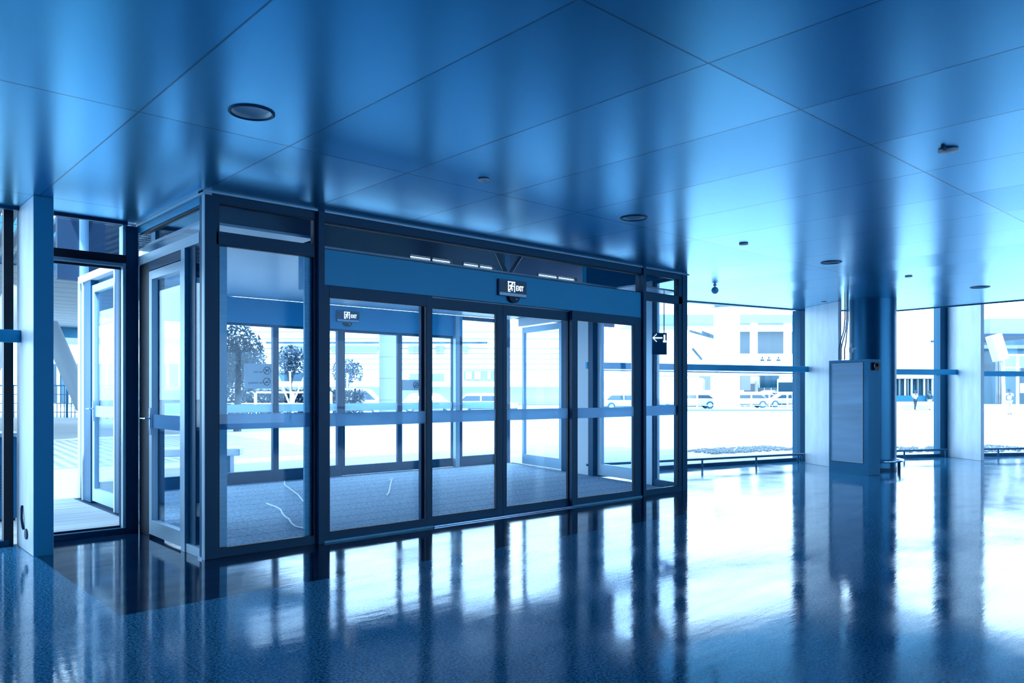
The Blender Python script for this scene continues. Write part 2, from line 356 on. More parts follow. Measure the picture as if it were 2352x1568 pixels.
struct(MB().beam((24, -10), (28, -2), 0, .2, 0, 4.6).beam((28, -2), (26.05, 2.4), -.2, 0, 0, 4.6).build('wall_right', 'wallin'), 'dim blue wall at the far right')

# ================================================================== LOBBY FRONT (Y0)
tn = [2]
def trim(mb, m, label, bevel=.003):
    tn[0] += 1
    return struct(mb.build('trim_%d' % tn[0], m, bevel=bevel), label)
D = .12
trim(MB().box(XL, 2.741, Y0, Y0+.13, 0, ZC), 'frame', 'dark corner post at the left front corner of the entrance lobby')
trim(MB().box(9.859, XR, Y0, Y0+.13, 0, ZC), 'frame', 'dark corner post at the right front corner of the entrance lobby')
trim(MB().box(3.738, 3.806, Y0-.03, Y0+D, 0, ZC), 'frame', 'dark mullion between the left fixed pane and the sliding doors')
trim(MB().box(8.868, 8.933, Y0-.03, Y0+D, 0, ZC), 'frame', 'dark mullion between the sliding doors and the right fixed pane')
trim(MB().box(3.806, 8.868, Y0, Y0+D, 3.20, ZC), 'frame', 'dark top beam above the transom over the sliding doors')
tw = st('window_1', 'dark glazed transom strip above the sliding doors')
MB().box(3.806, 8.868, Y0+.03, Y0+.045, 2.93, 3.20).build('glass_pane', 'glass', tw)
g = MB().box(3.806, 8.868, Y0+.02, Y0+.06, 3.185, 3.20).box(3.806, 8.868, Y0+.02, Y0+.06, 2.93, 2.94)
g.build('gasket', 'gasket', tw)
trim(MB().box(3.806, 8.868, Y0+.012, Y0+.53, 2.572, 2.93), 'header', 'blue header box housing the sliding door gear', .004)
# header face seams
def leaf(n, x0, x1, y0, top, label, sw=.09, rail_mat='rail2', handle=False, wl=None, wr=None, zb=.012):
    """one glazed door leaf parallel to the lobby front"""
    e = st('door_%d' % n, label)
    wl = wl or sw; wr = wr or sw; t = .05
    MB().box(x0, x0+wl, y0, y0+t, zb, top).build('stile', 'frame', e, bevel=.002)
    MB().box(x1-wr, x1, y0, y0+t, zb, top).build('stile', 'frame', e, bevel=.002)
    MB().box(x0+wl, x1-wr, y0, y0+t, top-.115, top).build('top_rail', 'frame', e, bevel=.002)
    MB().box(x0+wl, x1-wr, y0, y0+t, zb, zb+.085).build('bottom_rail', 'frame', e, bevel=.002)
    MB().box(x0+wl, x1-wr, y0+.008, y0+.030, 1.157, 1.292).build('mid_rail', rail_mat, e, bevel=.002)
    MB().box(x0+wl, x1-wr, y0+.031, y0+.042, zb+.085, top-.115).build('glass_pane', 'glass', e)
    a, b, c, d_ = x0+wl, x1-wr, zb+.085, top-.115
    MB().box(a, a+.008, y0+.004, y0+.031, c, d_).box(b-.008, b, y0+.004, y0+.031, c, d_).box(a+.008, b-.008, y0+.004, y0+.031, c, c+.008).box(a+.008, b-.008, y0+.004, y0+.031, d_-.008, d_).build('gasket', 'gasket', e)
    return e
leaf(1, 3.810, 5.153, Y0+.005, 2.57, 'left fixed leaf of the four-leaf sliding entrance', wl=.066, wr=.078)
leaf(2, 5.05, 6.262, Y0+.075, 2.565, 'left moving leaf of the sliding entrance', wl=.10, wr=.095)
leaf(3, 6.266, 7.50, Y0+.075, 2.565, 'right moving leaf of the sliding entrance', wl=.058, wr=.075)
leaf(4, 7.418, 8.864, Y0+.005, 2.57, 'right fixed leaf of the four-leaf sliding entrance', wl=.10, wr=.155)
trim(MB().box(5.16, 7.43, Y0-.02, Y0+.07, 0, .018), 'chrome', 'bright floor track under the moving door leaves', .004)
trim(MB().box(3.81, 5.16, Y0-.012, Y0+.004, 0, .02).box(7.43, 8.87, Y0-.012, Y0+.004, 0, .02), 'rail', 'thin floor sill under the fixed door leaves', .002)

def fixed_pane(n, x0, x1, label, sw0, sw1):
    e = st('window_%d' % n, label)
    y = Y0+.012
    MB().box(x0, x1, y, y+D-.03, 3.215, ZC).build('top_rail', 'frame', e, bevel=.002)
    MB().box(x0, x1, y, y+D-.03, 2.84, 2.952).build('transom_bar', 'frame', e, bevel=.002)
    MB().box(x0, x1, y, y+D-.03, 0, .078).build('bottom_rail', 'frame', e, bevel=.002)
    MB().box(x0, x0+sw0, y, y+D-.03, .078, 3.215).build('stile', 'frame', e, bevel=.002)
    MB().box(x1-sw1, x1, y, y+D-.03, .078, 3.215).build('stile', 'frame', e, bevel=.002)
    a, b = x0+sw0, x1-sw1
    MB().box(a, b, y+.035, y+.047, .078, 2.84).build('glass_pane', 'glass', e)
    MB().box(a, b, y+.035, y+.047, 2.952, 3.215).build('glass_pane', 'glass', e)
    for z0, z1 in ((.078, 2.84), (2.952, 3.215)):
        MB().box(a, a+.01, y+.006, y+.035, z0, z1).box(b-.01, b, y+.006, y+.035, z0, z1).box(a+.01, b-.01, y+.006, y+.035, z0, z0+.008).box(a+.01, b-.01, y+.006, y+.035, z1-.008, z1).build('gasket', 'gasket', e)
    MB().box(a, b, y+.05, y+.062, 1.157, 1.30).build('mid_rail', 'rail2', e, bevel=.002)
    return e
w2 = fixed_pane(2, 2.741, 3.738, 'left fixed pane of the lobby front with a transom light', .022, .018)
MB().box(2.775, 2.862, Y0+.065, Y0+.10, .078, 2.84).build('inner_stile', 'rail', w2, bevel=.002)
MB().box(3.640, 3.716, Y0+.065, Y0+.10, .078, 2.84).build('inner_stile', 'rail', w2, bevel=.002)
w3 = fixed_pane(3, 8.933, 9.859, 'right fixed pane of the lobby front with a transom light', .012, .085)

# ---------------- lobby ceiling, outer front, plenum
struct(MB().prism([(XL+.03, 7.12), (3.80, 7.12), (3.80, 7.50), (8.94, 7.50), (8.94, 7.12), (9.97, 7.12), (10.60, 9.9), (11.05, 12.24), (2.90, 12.24), (2.90, 9.0), (XL+.03, 9.0)], 3.045, 3.07).build('ceiling', 'wallpale'), 'pale panel ceiling inside the entrance lobby')
def ox(u): return on_y(u, YO)
trim(MB().box(XO+.11, 9.83, YO-.03, YO+.10, 2.63, 3.045), 'header', 'dark header over the outer row of doors')
trim(MB().box(9.83, XRO-.1, YO-.01, YO+.08, 2.98, 3.045), 'frame', 'thin head rail over the outer right pane')
upx = [2.875, 3.55, 4.75, ox(940), ox(1040), ox(1063), ox(1137), ox(1235), ox(1325), 11.5]
up = MB()
# upper outer wall with open louvre bays
zb, zt = 3.93, 4.15
up.box(2.6, 14.6, YO, YO+.1, 3.09, 3.45).box(2.6, 3.55, YO, YO+.1, 3.45, 4.6).box(3.55, 4.75, YO, YO+.1, 3.90, 4.6)
up.box(4.75, 14.6, YO, YO+.1, 4.15, 4.6).box(4.75, 14.6, YO, YO+.1, 3.45, 3.86)
holes = [(ox(940), ox(1040)), (ox(1063), ox(1137)), (ox(1235), ox(1325))]
xs = 4.75
for a, b in holes: up.box(xs, a, YO, YO+.1, 3.86, 4.15); xs = b
up.box(xs, 14.6, YO, YO+.1, 3.86, 4.15)
struct(up.build('wall_outer', 'dark'), 'dark wall above the lobby with louvred openings')
lo = thing('louvre_grille', 'narrow louvred grille seen through the transom above the doors', 'grille', (0, 0, 0))
for a, b in holes+[(3.55, 4.75)]:
    z0, z1 = (3.86, 4.15) if a > 4 else (3.45, 3.90)
    m = MB(); k = int((z1-z0)/.035)
    for i in range(k): m.box(a, b, YO+.02, YO+.06, z0+.018+i*.035, z0+.03+i*.035)
    m.box(a-.0, a+.02, YO-.01, YO+.02, z0, z1).box((a+b)/2-.02, (a+b)/2+.02, YO-.01, YO+.02, z0, z1)
    m.build('slat_panel', 'louvre', lo)
# V-shaped roof strut in the plenum
A = at(1170, 630, 15.2); 
vs = thing('roof_strut', 'dark V-shaped roof strut seen through the transom above the doors', 'strut')
MB().bar(at(1135, 566, 14.2), at(1166, 636, 14.2), .075).build('strut_arm', 'black', vs)
MB().bar(at(1205, 575, 14.2), at(1166, 636, 14.2), .06).build('strut_arm', 'black', vs)

def leafs(e, A, B, off, t, z0, z1, sw, rt, rb, mid, mframe, mmid, sw2=None, gt=True):
    """glazed leaf between plan points A and B"""
    A = Vector(A); B = Vector(B); L = (B-A).length; d = (B-A)/L; sw2 = sw2 or sw
    P = lambda s_: A+d*s_
    MB().beam(P(0), P(sw), off, off+t, z0, z1).build('stile', mframe, e, bevel=.002)
    MB().beam(P(L-sw2), P(L), off, off+t, z0, z1).build('stile', mframe, e, bevel=.002)
    MB().beam(P(sw), P(L-sw2), off, off+t, z1-rt, z1).build('top_rail', mframe, e, bevel=.002)
    MB().beam(P(sw), P(L-sw2), off, off+t, z0, z0+rb).build('bottom_rail', mframe, e, bevel=.002)
    if mid: MB().beam(P(sw), P(L-sw2), off+t*.15, off+t*.45, mid[0], mid[1]).build('mid_rail', mmid, e, bevel=.002)
    MB().beam(P(sw), P(L-sw2), off+t*.5, off+t*.5+.01, z0+rb, z1-rt).build('glass_pane', 'glass', e)
    return e
MID = (1.17, 1.30)
# outer row
def oxp(u, y=YO): return (on_y(u, y), y)
leafs(st('window_4', 'outer left pane of the lobby seen through the inner glazing'), (XO+.1, YO), oxp(634), 0, .08, 0, 2.64, .08, .05, .20, MID, 'frame', 'rail2', .05)
leafs(st('window_5', 'second outer pane of the lobby, right of the thin post'), oxp(634), oxp(786), 0, .08, 0, 2.64, .05, .05, .20, MID, 'frame', 'rail2', .09)
leafs(st('door_5', 'outer sliding leaf, left one'), oxp(787, YO+.02), oxp(919, YO+.02), 0, .06, .01, 2.63, .05, .05, .17, MID, 'frame', 'rail2', .05)
leafs(st('door_6', 'outer sliding leaf, right one'), oxp(919, YO+.02), oxp(1047, YO+.02), 0, .06, .01, 2.63, .05, .05, .17, MID, 'frame', 'rail2', .09)
trim(MB().box(on_y(1047, YO-.08), on_y(1056, YO-.08), YO-.08, YO+.02, 0, 3.04), 'framelight', 'bright post at the end of the outer sliding doors')
leafs(st('window_6', 'tall outer pane beside the right end of the outer doors'), oxp(1056), oxp(1172), 0, .08, 0, 3.0, .07, .03, .20, MID, 'frame', 'rail2', .05)
trim(MB().box(3.0, 8.6, YO-.06, YO-.03, 0, .012), 'chrome', 'bright floor track of the outer sliding doors', 0)
trim(MB().box(XO, XO+.11, YO-.06, YO+.08, 0, 4.6), 'framelight', 'pale corner post at the outer left of the lobby')
trim(MB().beam((XRO-.13, YO-.05), (XRO+.02, YO-.05), 0, .14, 0, 4.6), 'frame', 'corner post at the outer right of the lobby')

# right side of the lobby (leans outwards): posts and two doors
def rp(u): return on_line(u, RA, RB)
def post_on(A, B, off, t, z0, z1, m, label): trim(MB().beam(A, B, off, off+t, z0, z1), m, label)
leafs(st('door_7', 'pale glazed side door at the far right corner of the lobby'), rp(1292), rp(1200), -.05, .06, .03, 2.84, .11, .12, .20, None, 'framelight', 'rail', .08)
post_on(rp(1311), rp(1293), -.10, .14, 0, ZC, 'frame', 'dark post between the two right side doors of the lobby')
post_on(rp(1360), rp(1327), -.07, .10, 0, ZC, 'white', 'white panel post on the right side of the lobby')
post_on(rp(1372), rp(1361), -.02, .12, 0, ZC, 'frame', 'dark slim post beside the white panel post')
leafs(st('door_8', 'pale glazed side door nearest the hall on the right side of the lobby'), rp(1462), rp(1373), -.05, .06, .03, 2.84, .13, .12, .20, None, 'framelight', 'rail', .12)
post_on(rp(1502), rp(1480), -.12, .16, 0, ZC, 'framelight', 'pale post on the right side of the lobby near the hall')
post_on(rp(1475), rp(1192), -.06, .08, 2.87, 3.04, 'white', 'white head beam above the right side doors of the lobby')
leafs(st('window_7', 'narrow side pane of the lobby beside its right front corner'), (XR+.0, Y0+.13), rp(1502), -.03, .05, 0, ZC, .03, .05, .10, MID, 'frame', 'rail2', .05)

# ---------------- left side of the lobby (X = XL)
def side_leaf(e, X, y0, y1, z0, z1, sw0, sw1, rt, rb, mf, t=.06, mid=None, mm='rail2'):
    MB().box(X, X+t, y0, y0+sw0, z0, z1).build('stile', mf, e, bevel=.003)
    MB().box(X, X+t, y1-sw1, y1, z0, z1).build('stile', mf, e, bevel=.003)
    MB().box(X, X+t, y0+sw0, y1-sw1, z1-rt, z1).build('top_rail', mf, e, bevel=.003)
    MB().box(X, X+t, y0+sw0, y1-sw1, z0, z0+rb).build('bottom_rail', mf, e, bevel=.003)
    if mid: MB().box(X+.012, X+.03, y0+sw0, y1-sw1, mid[0], mid[1]).build('mid_rail', mm, e, bevel=.002)
    MB().box(X+t*.55, X+t*.55+.01, y0+sw0, y1-sw1, z0+rb, z1-rt).build('glass_pane', 'glass', e)
    return e
def lever(e, X, y, z, s=-1):
    h = MB().box(X-.012, X, y-.022, y+.022, z-.14, z+.14).build('handle_plate', 'chrome', e, bevel=.003)
    MB().tube([(X-.01, y, z+.03), (X-.055, y, z+.03), (X-.06, y+.02*1, z+.03), (X-.06, y+.12, z+.03)], .010, 10).build('lever', 'chrome', h, smooth=True)
d9 = st('door_9', 'glazed swing door in the left side of the lobby with a lever handle')
side_leaf(d9, XL+.004, 7.55, 8.50, .03, 2.755, .05, .085, .09, .15, 'framelight', mid=(1.13, 1.27))
lever(d9, XL+.004, 8.455, 1.20)
trim(MB().box(XL-.012, XL+.09, 7.43, 7.53, 0, 2.855), 'framelight', 'pale door jamb left of the narrow side pane')
trim(MB().box(XL+.03, XL+.12, 7.27, 7.43, 0, 2.855), 'frame', 'dark mullion behind the side door jamb')
trim(MB().box(XL+.01, XL+.10, 8.505, YF, 0, 2.855), 'gasket', 'dark hinge-side panel of the left side door')
trim(MB().box(XL-.004, XL+.09, Y0+.13, YF, 2.855, 2.952), 'framelight', 'bright transom bar over the left side door')
trim(MB().box(XL+.006, XL+.09, 7.53, 8.51, 2.765, 2.855), 'frame', 'dark door head over the left side door')
w8 = st('window_8', 'narrow pane and transom lights in the left side of the lobby')
MB().box(XL+.035, XL+.046, Y0+.13, 7.27, .09, 2.855).build('glass_pane', 'glass', w8)
MB().box(XL, XL+.08, Y0+.13, 7.43, 0, .085).build('bottom_rail', 'framelight', w8, bevel=.003)
MB().box(XL+.035, XL+.046, Y0+.13, YF-.02, 2.952, 3.20).build('glass_pane', 'glass', w8)
MB().box(XL, XL+.08, Y0+.13, YF, 3.20, ZC-.03).build('top_rail', 'header', w8, bevel=.003)
MB().box(XL+.02, XL+.07, Y0+.13, YF, 3.185, 3.20).build('gasket', 'gasket', w8)
MB().box(XL-.012, XL+.0, 7.0, 7.10, 0, .02).build('sill_cap', 'chrome', w8)
trim(MB().box(XL-.02, XL+.06, Y0-.012, YF, ZC-.03, ZC).box(XL-.02, XR+.02, Y0-.02, Y0+.1, ZC-.012, ZC), 'framelight', 'slim bright moulding where the lobby meets the ceiling', 0)
trim(MB().box(XL-.008, XL+.0, Y0-.002, Y0+.05, 0, ZC-.03), 'framelight', 'bright corner bead at the left front corner of the lobby', 0)
trim(MB().box(2.513, XL+.006, YF, YF+.14, 0, ZC-.03), 'frame', 'dark post where the left glass wall meets the lobby')
trim(MB().box(XL-.004, XL+.004, YF-.012, YF, 0, ZC-.03), 'framelight', 'thin bright bead on the post by the left side door', 0)

# outer left side of the lobby (seen through the left glass wall)
w9 = st('door_10', 'pale framed glazed door in the outer left side of the lobby')
side_leaf(w9, XO, 10.56, 11.62, .03, 2.95, .045, .10, .10, .17, 'framelight', mid=(1.17, 1.32), mm='framelight')
lever(w9, XO, 11.55, 1.25)
trim(MB().box(XO-.03, XO+.07, 9.0, 12.24, 3.03, 3.13), 'white', 'white head beam over the outer left side door', .004)
trim(MB().box(XO-.01, XO+.09, 11.66, 12.0, 0, 3.03), 'frame', 'dark jamb panel of the outer left side door')
trim(MB().box(XO-.02, XO+.07, 10.34, 10.54, 0, 3.03), 'frame', 'dark hinge jamb of the outer left side door')
trim(MB().box(XO-.025, XO-.005, 10.50, 10.545, 0, 3.03).box(XO-.025, XO-.005, 12.02, 12.06, 0, 3.03), 'white', 'thin pale cover strips on the outer left side of the lobby', 0)
trim(MB().box(XO-.01, XO+.09, 9.02, 9.16, 0, 4.0), 'frame', 'dark post of the outer left side near the glass wall')
w10 = st('window_9', 'outer left side pane and transom of the lobby')
MB().box(XO+.03, XO+.042, 9.16, 10.34, .1, 3.03).build('glass_pane', 'glass', w10)
MB().box(XO+.03, XO+.042, 9.16, 12.24, 3.13, 4.5).build('glass_pane', 'glass', w10)
MB().box(XO, XO+.07, 9.16, 10.34, 0, .1).build('bottom_rail', 'framelight', w10)

# ---------------- left glass wall
def wallpane(n, A, B, z1, label, sill=True, z0=0):
    e = st('window_%d' % n, label)
    MB().beam(A, B, -.006, .006, z0+.06, z1).build('glass_pane', 'glass', e)
    MB().beam(A, B, -.06, .06, z0, z0+.06).build('sill', 'frame', e, bevel=.003)
    return e
e = wallpane(10, (1.70, YG-.01), (2.52, YG-.01), 3.27, 'glazed opening between the left pillar and the lobby')
MB().box(1.70, 2.52, YG-.085, YG+.05, 2.87, 2.955).build('transom_bar', 'gasket', e, bevel=.003)
MB().box(1.70, 2.52, YG-.07, YG+.05, 2.835, 2.87).build('transom_cap', 'framelight', e)
MB().box(1.70, 2.50, YG+.0, YG+.03, 2.81, 2.835).box(2.478, 2.50, YG+.0, YG+.03, .06, 2.835).box(1.70, 2.50, YG, YG+.03, .06, .08).build('gasket', 'gasket', e)
MB().box(2.485, 2.515, YG-.08, YG+.05, .06, 3.27).build('reveal', 'framelight', e)
e = wallpane(11, (-8.9, YG), (1.46, YG), 3.27, 'glass wall left of the left pillar')
MB().box(1.42, 1.50, YG-.05, YG+.05, 0, ZC).build('stile', 'gasket', e)
MB().box(-8.9, 1.46, YG-.02, YG+.02, 2.0, 2.02).build('glazing_joint', 'gasket', e)
trim(MB().box(-9.0, 2.6, YG-.03, YG+.06, 3.30, 4.6), 'header', 'fascia above the left glass wall')
for (a, b, n) in ((G1A, G1B, 12), (G2A, G2B, 13), (G3A, G3B, 14)):
    zt_ = 3.3 if n == 12 else 4.6
    e = wallpane(n, a, b, zt_, {12: 'wide pane of the right glass wall next to the lobby', 13: 'pane of the right glass wall behind the round column', 14: 'pane of the right glass wall at the right edge of the view'}[n])
    MB().beam(a, b, -.012, .012, 1.90, 1.925).build('glazing_joint', 'framelight', e)
trim(MB().beam(G1A, G1B, -.05, .08, 3.30, 4.6), 'header', 'fascia above the right glass wall')
def mullion(P, Q, z1, label): trim(MB().beam(P, Q, -.10, .10, 0, z1), 'steelblue', label); 
mullion(on_line(1829, G1A, G1B), on_line(1848, (15.4, 8.5), G1B), 3.30, 'blue mullion at the right end of the wide pane')
a_ = gnd(1827, 1057); 
mullion(on_line(2152, G2A, G2B), on_line(2175, G2A, (19.85, 6.5)), 4.6, 'blue mullion left of the second right pillar')

# ================================================================== PILLARS AND COLUMN
def fin(A, B, wdt, z1, label, m='fin'):
    t = thing('wall_pillar', label, 'pillar', (A[0], A[1], 0))
    A = Vector(A[:2]); B = Vector(B[:2]); o = A.copy()
    p = MB().beam(A-o, B-o, 0, wdt, 0, z1).build('shaft', m, t, bevel=.006)
    return t, A, B
t, A, B = fin((1.534, 8.92), (1.534, 8.17), .165, ZC, 'flat metal-clad pillar at the left, between the glass wall and the lobby', 'fin')
MB().box(.004, .161, -.756, -.752, 0, ZC-.004).build('front_panel', 'header', t, label='darker narrow front panel')
MB().tube([(-.004, -.30, .42), (-.012, -.30, .40), (-.018, -.33, .30), (-.012, -.36, .22), (-.004, -.36, .20)], .012, 8).build('pull_handle', 'dark', t, smooth=True, label='dark curved handle low on the pillar')
MB().tube([(.0, -.47, .17), (-.012, -.47, .17)], .05, 20).build('socket', 'dark', t, smooth=True, label='round dark socket cover near the foot')
fin((15.70, 7.98), (15.03, 6.95), .07, ZC, 'pale metal-clad pillar behind the grey lightbox cabinet')
fin((19.62, 6.50), (19.00, 5.62), .08, 4.6, 'pale metal-clad pillar right of the round column')
# the two right ones get their low round sockets
pc = at(2004, 900, 15.2); PCX, PCY = pc.x, pc.y; RC = .425
t = thing('round_column', 'large round blue metal column behind the lightbox cabinet', 'column', (PCX, PCY, 0))
MB().lathe([(RC, 0), (RC, ZC)], n=64).build('shaft', 'column', t, smooth=True)
MB().lathe([(RC+.006, 0), (RC+.006, .05), (RC, .05)], n=64).build('base_ring', 'frame', t, smooth=True)
def ringpts(r, a0, a1, n, z): return [(PCX+r*math.cos(math.radians(a0+(a1-a0)*k/n)), PCY+r*math.sin(math.radians(a0+(a1-a0)*k/n)), z) for k in range(n+1)]
t = thing('bumper_ring', 'low polished tubular guard ring around the foot of the round column', 'guard rail', (PCX, PCY, 0))
def shift(pts): return [(x-PCX, y-PCY, z) for x, y, z in pts]
MB().tube(shift(ringpts(.545, 195, 395, 48, .185)), .022, 12).build('tube', 'chrome', t, smooth=True)
for a in (200, 262, 325, 28):
    MB().tube(shift([(PCX+.545*math.cos(math.radians(a)), PCY+.545*math.sin(math.radians(a)), z) for z in (0, .185)]), .018, 10).build('leg', 'frame', t, smooth=True)

# ================================================================== CABINET (lightbox) with conduits
cA = Vector((14.40, 6.84)); cB = Vector((14.14, 5.99)); L = (cB-cA).length; d = (cB-cA)/L; n_ = Vector((-d.y, d.x))   # front face A->B, n_ points away from the viewer
t = thing('lightbox_cabinet', 'tall grey-blue lightbox cabinet standing in front of the round column', 'cabinet', (cA.x, cA.y, 0), math.atan2(d.y, d.x))
# local frame: x along the face, +y behind it
MB().box(0, L, .012, .30, 0, 2.10).build('body', 'column', t, bevel=.004)
MB().box(0, .045, 0, .012, 0, 2.10).box(L-.10, L, 0, .012, 0, 2.10).box(.045, L-.10, 0, .012, 2.055, 2.10).box(.045, L-.10, 0, .012, 0, .20).build('front_frame', 'column', t)
dr = MB().box(.055, L-.11, .0, .011, .21, 2.045).build('door', 'cabpanel', t, label='paler hinged front door panel')
MB().box(.046, .054, -.003, .010, .20, 2.055).box(L-.109, L-.101, -.003, .010, .20, 2.055).box(.054, L-.109, -.003, .010, .20, .208).box(.054, L-.109, -.003, .010, 2.047, 2.055).build('door_seal', 'gasket', dr)
MB().box(.058, .064, -.006, .0, .215, 2.04).box(L-.122, L-.114, -.006, .0, .215, 2.04).box(.064, L-.122, -.006, 0, .215, .222).box(.064, L-.122, -.006, 0, 2.034, 2.04).build('door_bead', 'framelight', dr)
cw = lambda x, y, z: (cA.x+d.x*x+n_.x*y, cA.y+d.y*x+n_.y*y, z)
t = thing('wall_camera', 'small black camera unit fixed to the right side of the cabinet', 'camera', cw(L, .10, 1.96), math.atan2(d.y, d.x))
MB().box(0, .055, .0, .13, -.06, .08).build('body', 'black', t, bevel=.006)
MB().tube([(.055, .07, .03), (.09, .07, .03)], .03, 16).build('lens', 'black', t, smooth=True)
MB().box(.04, .05, -.003, 0, -.01, .04).build('indicator', 'white', t)
for k, (u0, u1, d0) in enumerate(((1927, 1941, 14.25), (1932, 1945, 14.28), (1940, 1948, 14.32))):
    f = lambda u, z: (lambda p: (p.x, p.y, z))(at(u, 900, d0))
    um = (u0+u1)/2
    o = MB().tube([f(u0, 2.10), f(u0, 2.30), f(u0+3, 2.42), f(u1-3, 2.62), f(u1, 2.85), f(u1, ZC)], .011, 10).build('conduit_pipe', 'steelblue', smooth=True)
    tag(o, ['leftmost', 'middle', 'rightmost'][k]+' of three bent conduit pipes rising from the cabinet top to the ceiling', 'pipe', 'conduit pipes above the cabinet')
t = thing('junction_fitting', 'small pale junction fitting with a spout above the cabinet beside the column', 'fitting', at(1955, 803, 14.35))
MB().box(-.03, .03, -.03, .03, -.05, .04).build('box', 'white', t, bevel=.006)
MB().tube([(0, 0, -.17), (0, 0, .12)], .012, 8).build('stem', 'white', t)
MB().bar((0, 0, 0), (.06, -.06, .03), .02).build('spout', 'white', t)

# ================================================================== RAILS ALONG THE GLASS
def wall_rail(A, B, z, label, hgt=.12, dpt=.07):
    o = MB().beam(A, B, -dpt/2, dpt/2, z-hgt/2, z+hgt/2).build('guard_beam', 'header', bevel=.006)
    return tag(o, label, 'rail', 'waist beams across the glass walls')
wall_rail((-8.9, 8.75), (1.534, 8.75), 2.04, 'dark horizontal beam across the glass at the left edge, ending on the left pillar', .12)
def off(A, B, s):
    A = Vector(A); B = Vector(B); dd = (B-A).normalized(); nn = Vector((-dd.y, dd.x)); return A-nn*s, B-nn*s
wall_rail((10.40, 9.42), (15.62, 7.88), 1.985, 'long dark horizontal beam across the wide pane right of the lobby')
wall_rail((16.0, 8.06), (19.48, 6.22), 1.96, 'dark horizontal beam across the pane behind the round column')
wall_rail((19.50, 6.25), (25.6, 2.3), 1.93, 'dark horizontal beam across the pane at the right edge')
def low_rail(A, B, posts, label, endpost=True):
    t = thing('low_guard_rail', label, 'guard rail', (A[0], A[1], 0), 0, 'low guard rails along the right glass wall')
    A = Vector((*A, 0)); B = Vector((*B, 0)); z = Vector((0, 0, .185))
    MB().tube([z, B-A+z], .023, 12).build('tube', 'steelblue', t, smooth=True)
    for s_ in posts:
        p = (B-A)*s_
        MB().tube([p, p+z], .020, 10).build('leg', 'steelblue', t, smooth=True)
def rail_pts(P, Q, us): 
    r = []
    for u in us:
        x = on_line(u, P, Q); r.append((Vector(x)-Vector(P)).length/(Vector(Q)-Vector(P)).length)
    return r
P_, Q_ = (10.45, 9.46), (15.72, 8.02)
low_rail(P_, Q_, rail_pts(P_, Q_, (1613, 1737))+[.97, .995], 'low tubular guard rail along the foot of the wide pane right of the lobby')
P_, Q_ = (16.12, 8.02), (19.40, 6.42)
low_rail(P_, Q_, rail_pts(P_, Q_, (2077,))+[.02, .985], 'low tubular guard rail between the round column and the pillar right of it')
P_, Q_ = (19.72, 6.22), (25.4, 2.5)
low_rail(P_, Q_, rail_pts(P_, Q_, (2293,))+[.02, .55], 'low tubular guard rail at the right edge of the view')
# skirting under the glass
def skirt(A, B, label, n): struct(MB().beam(A, B, -.02, .03, 0, .075).build('baseboard_%d' % n, 'frame'), label, 'baseboard')
a, b = off(G1A, G1B, .10); skirt(a, b, 'dark skirting under the wide pane', 1)
a, b = off(G2A, G2B, .10); skirt(a, b, 'dark skirting under the pane behind the column', 2)
a, b = off(G3A, G3B, .10); skirt(a, b, 'dark skirting under the right edge pane', 3)

# ================================================================== CEILING FITTINGS
for (c, r), lab in zip(bigs, ('largest recessed downlight, near the left top of the view', 'round downlight above the right end of the sliding doors', 'round downlight in the bright ceiling zone above the cabinet', 'farthest round downlight near the right edge of the view')):
    t = thing('recessed_downlight', lab, 'ceiling light', (c.x, c.y, ZC), 0, 'round recessed downlights')
    MB().lathe([(r+.012, 0), (r+.012, -.006), (r, -.010), (r-.008, -.004), (r-.008, .03), (r+.0, .03)], n=48, caps=False).build('trim_ring', 'frame', t, smooth=True)
    MB().lathe([(r-.009, .0), (r-.02, .008), (r*.82, .018), (r*.6, .027), (r*.35, .032), (0.0, .034)], n=48, caps=False).build('bowl', 'lens', t, smooth=True)
for (u, v, r, lab) in [(1111, 411, .05, 'small round ceiling disc above the middle of the sliding doors'), (1708, 559, .055, 'small round ceiling disc in the white-lit ceiling zone'), (2087, 634, .055, 'small round ceiling disc between the two farthest downlights'), (2178, 343, .068, 'larger ceiling disc with a clip at the upper right'), (1892, 693, .055, 'small dark ceiling disc above the pale pillar')]:
    c = gnd(u, v, ZC); t = thing('ceiling_detector', lab, 'ceiling detector', (c.x, c.y, ZC), 0, 'small round ceiling detectors')
    MB().lathe([(r*.92, 0), (r*.92, -.006)], n=32).build('base', 'dark', t, smooth=True)
    MB().lathe([(r, -.006), (r, -.012), (r*.9, -.016), (0, -.017)], n=32).build('cover', 'lens', t, smooth=True)
    if u == 2178: MB().box(-r-.05, -r+.01, -.01, .01, -.02, 0).build('clip', 'dark', t)
p = at(1642, 664, 13.0)
t = thing('dome_camera', 'round dome camera hanging under the white-lit ceiling right of the lobby', 'camera', (p.x, p.y, ZC))
MB().lathe([(.03, 0), (.03, -.015), (.012, -.02), (.012, -.04)], n=20).build('mount', 'framelight', t, smooth=True)
MB().lathe([(0, -.03)]+[(.06*math.sin(a), -.09+.06*math.cos(a)) for a in [math.pi*i/12 for i in range(1, 12)]]+[(0, -.15)], n=24).build('dome', 'rail', t, smooth=True)

def text_mesh(o, cu, m):      # turns a text object into a mesh of the same letters
    bpy.context.view_layer.update()
    me = bpy.data.meshes.new_from_object(o); me.materials.clear(); me.materials.append(M[m])
    n = bpy.data.objects.new('lettering', me); C.objects.link(n); n.parent = o.parent; n.location = o.location; n.rotation_euler = o.rotation_euler; n.scale = o.scale
    bpy.data.objects.remove(o)
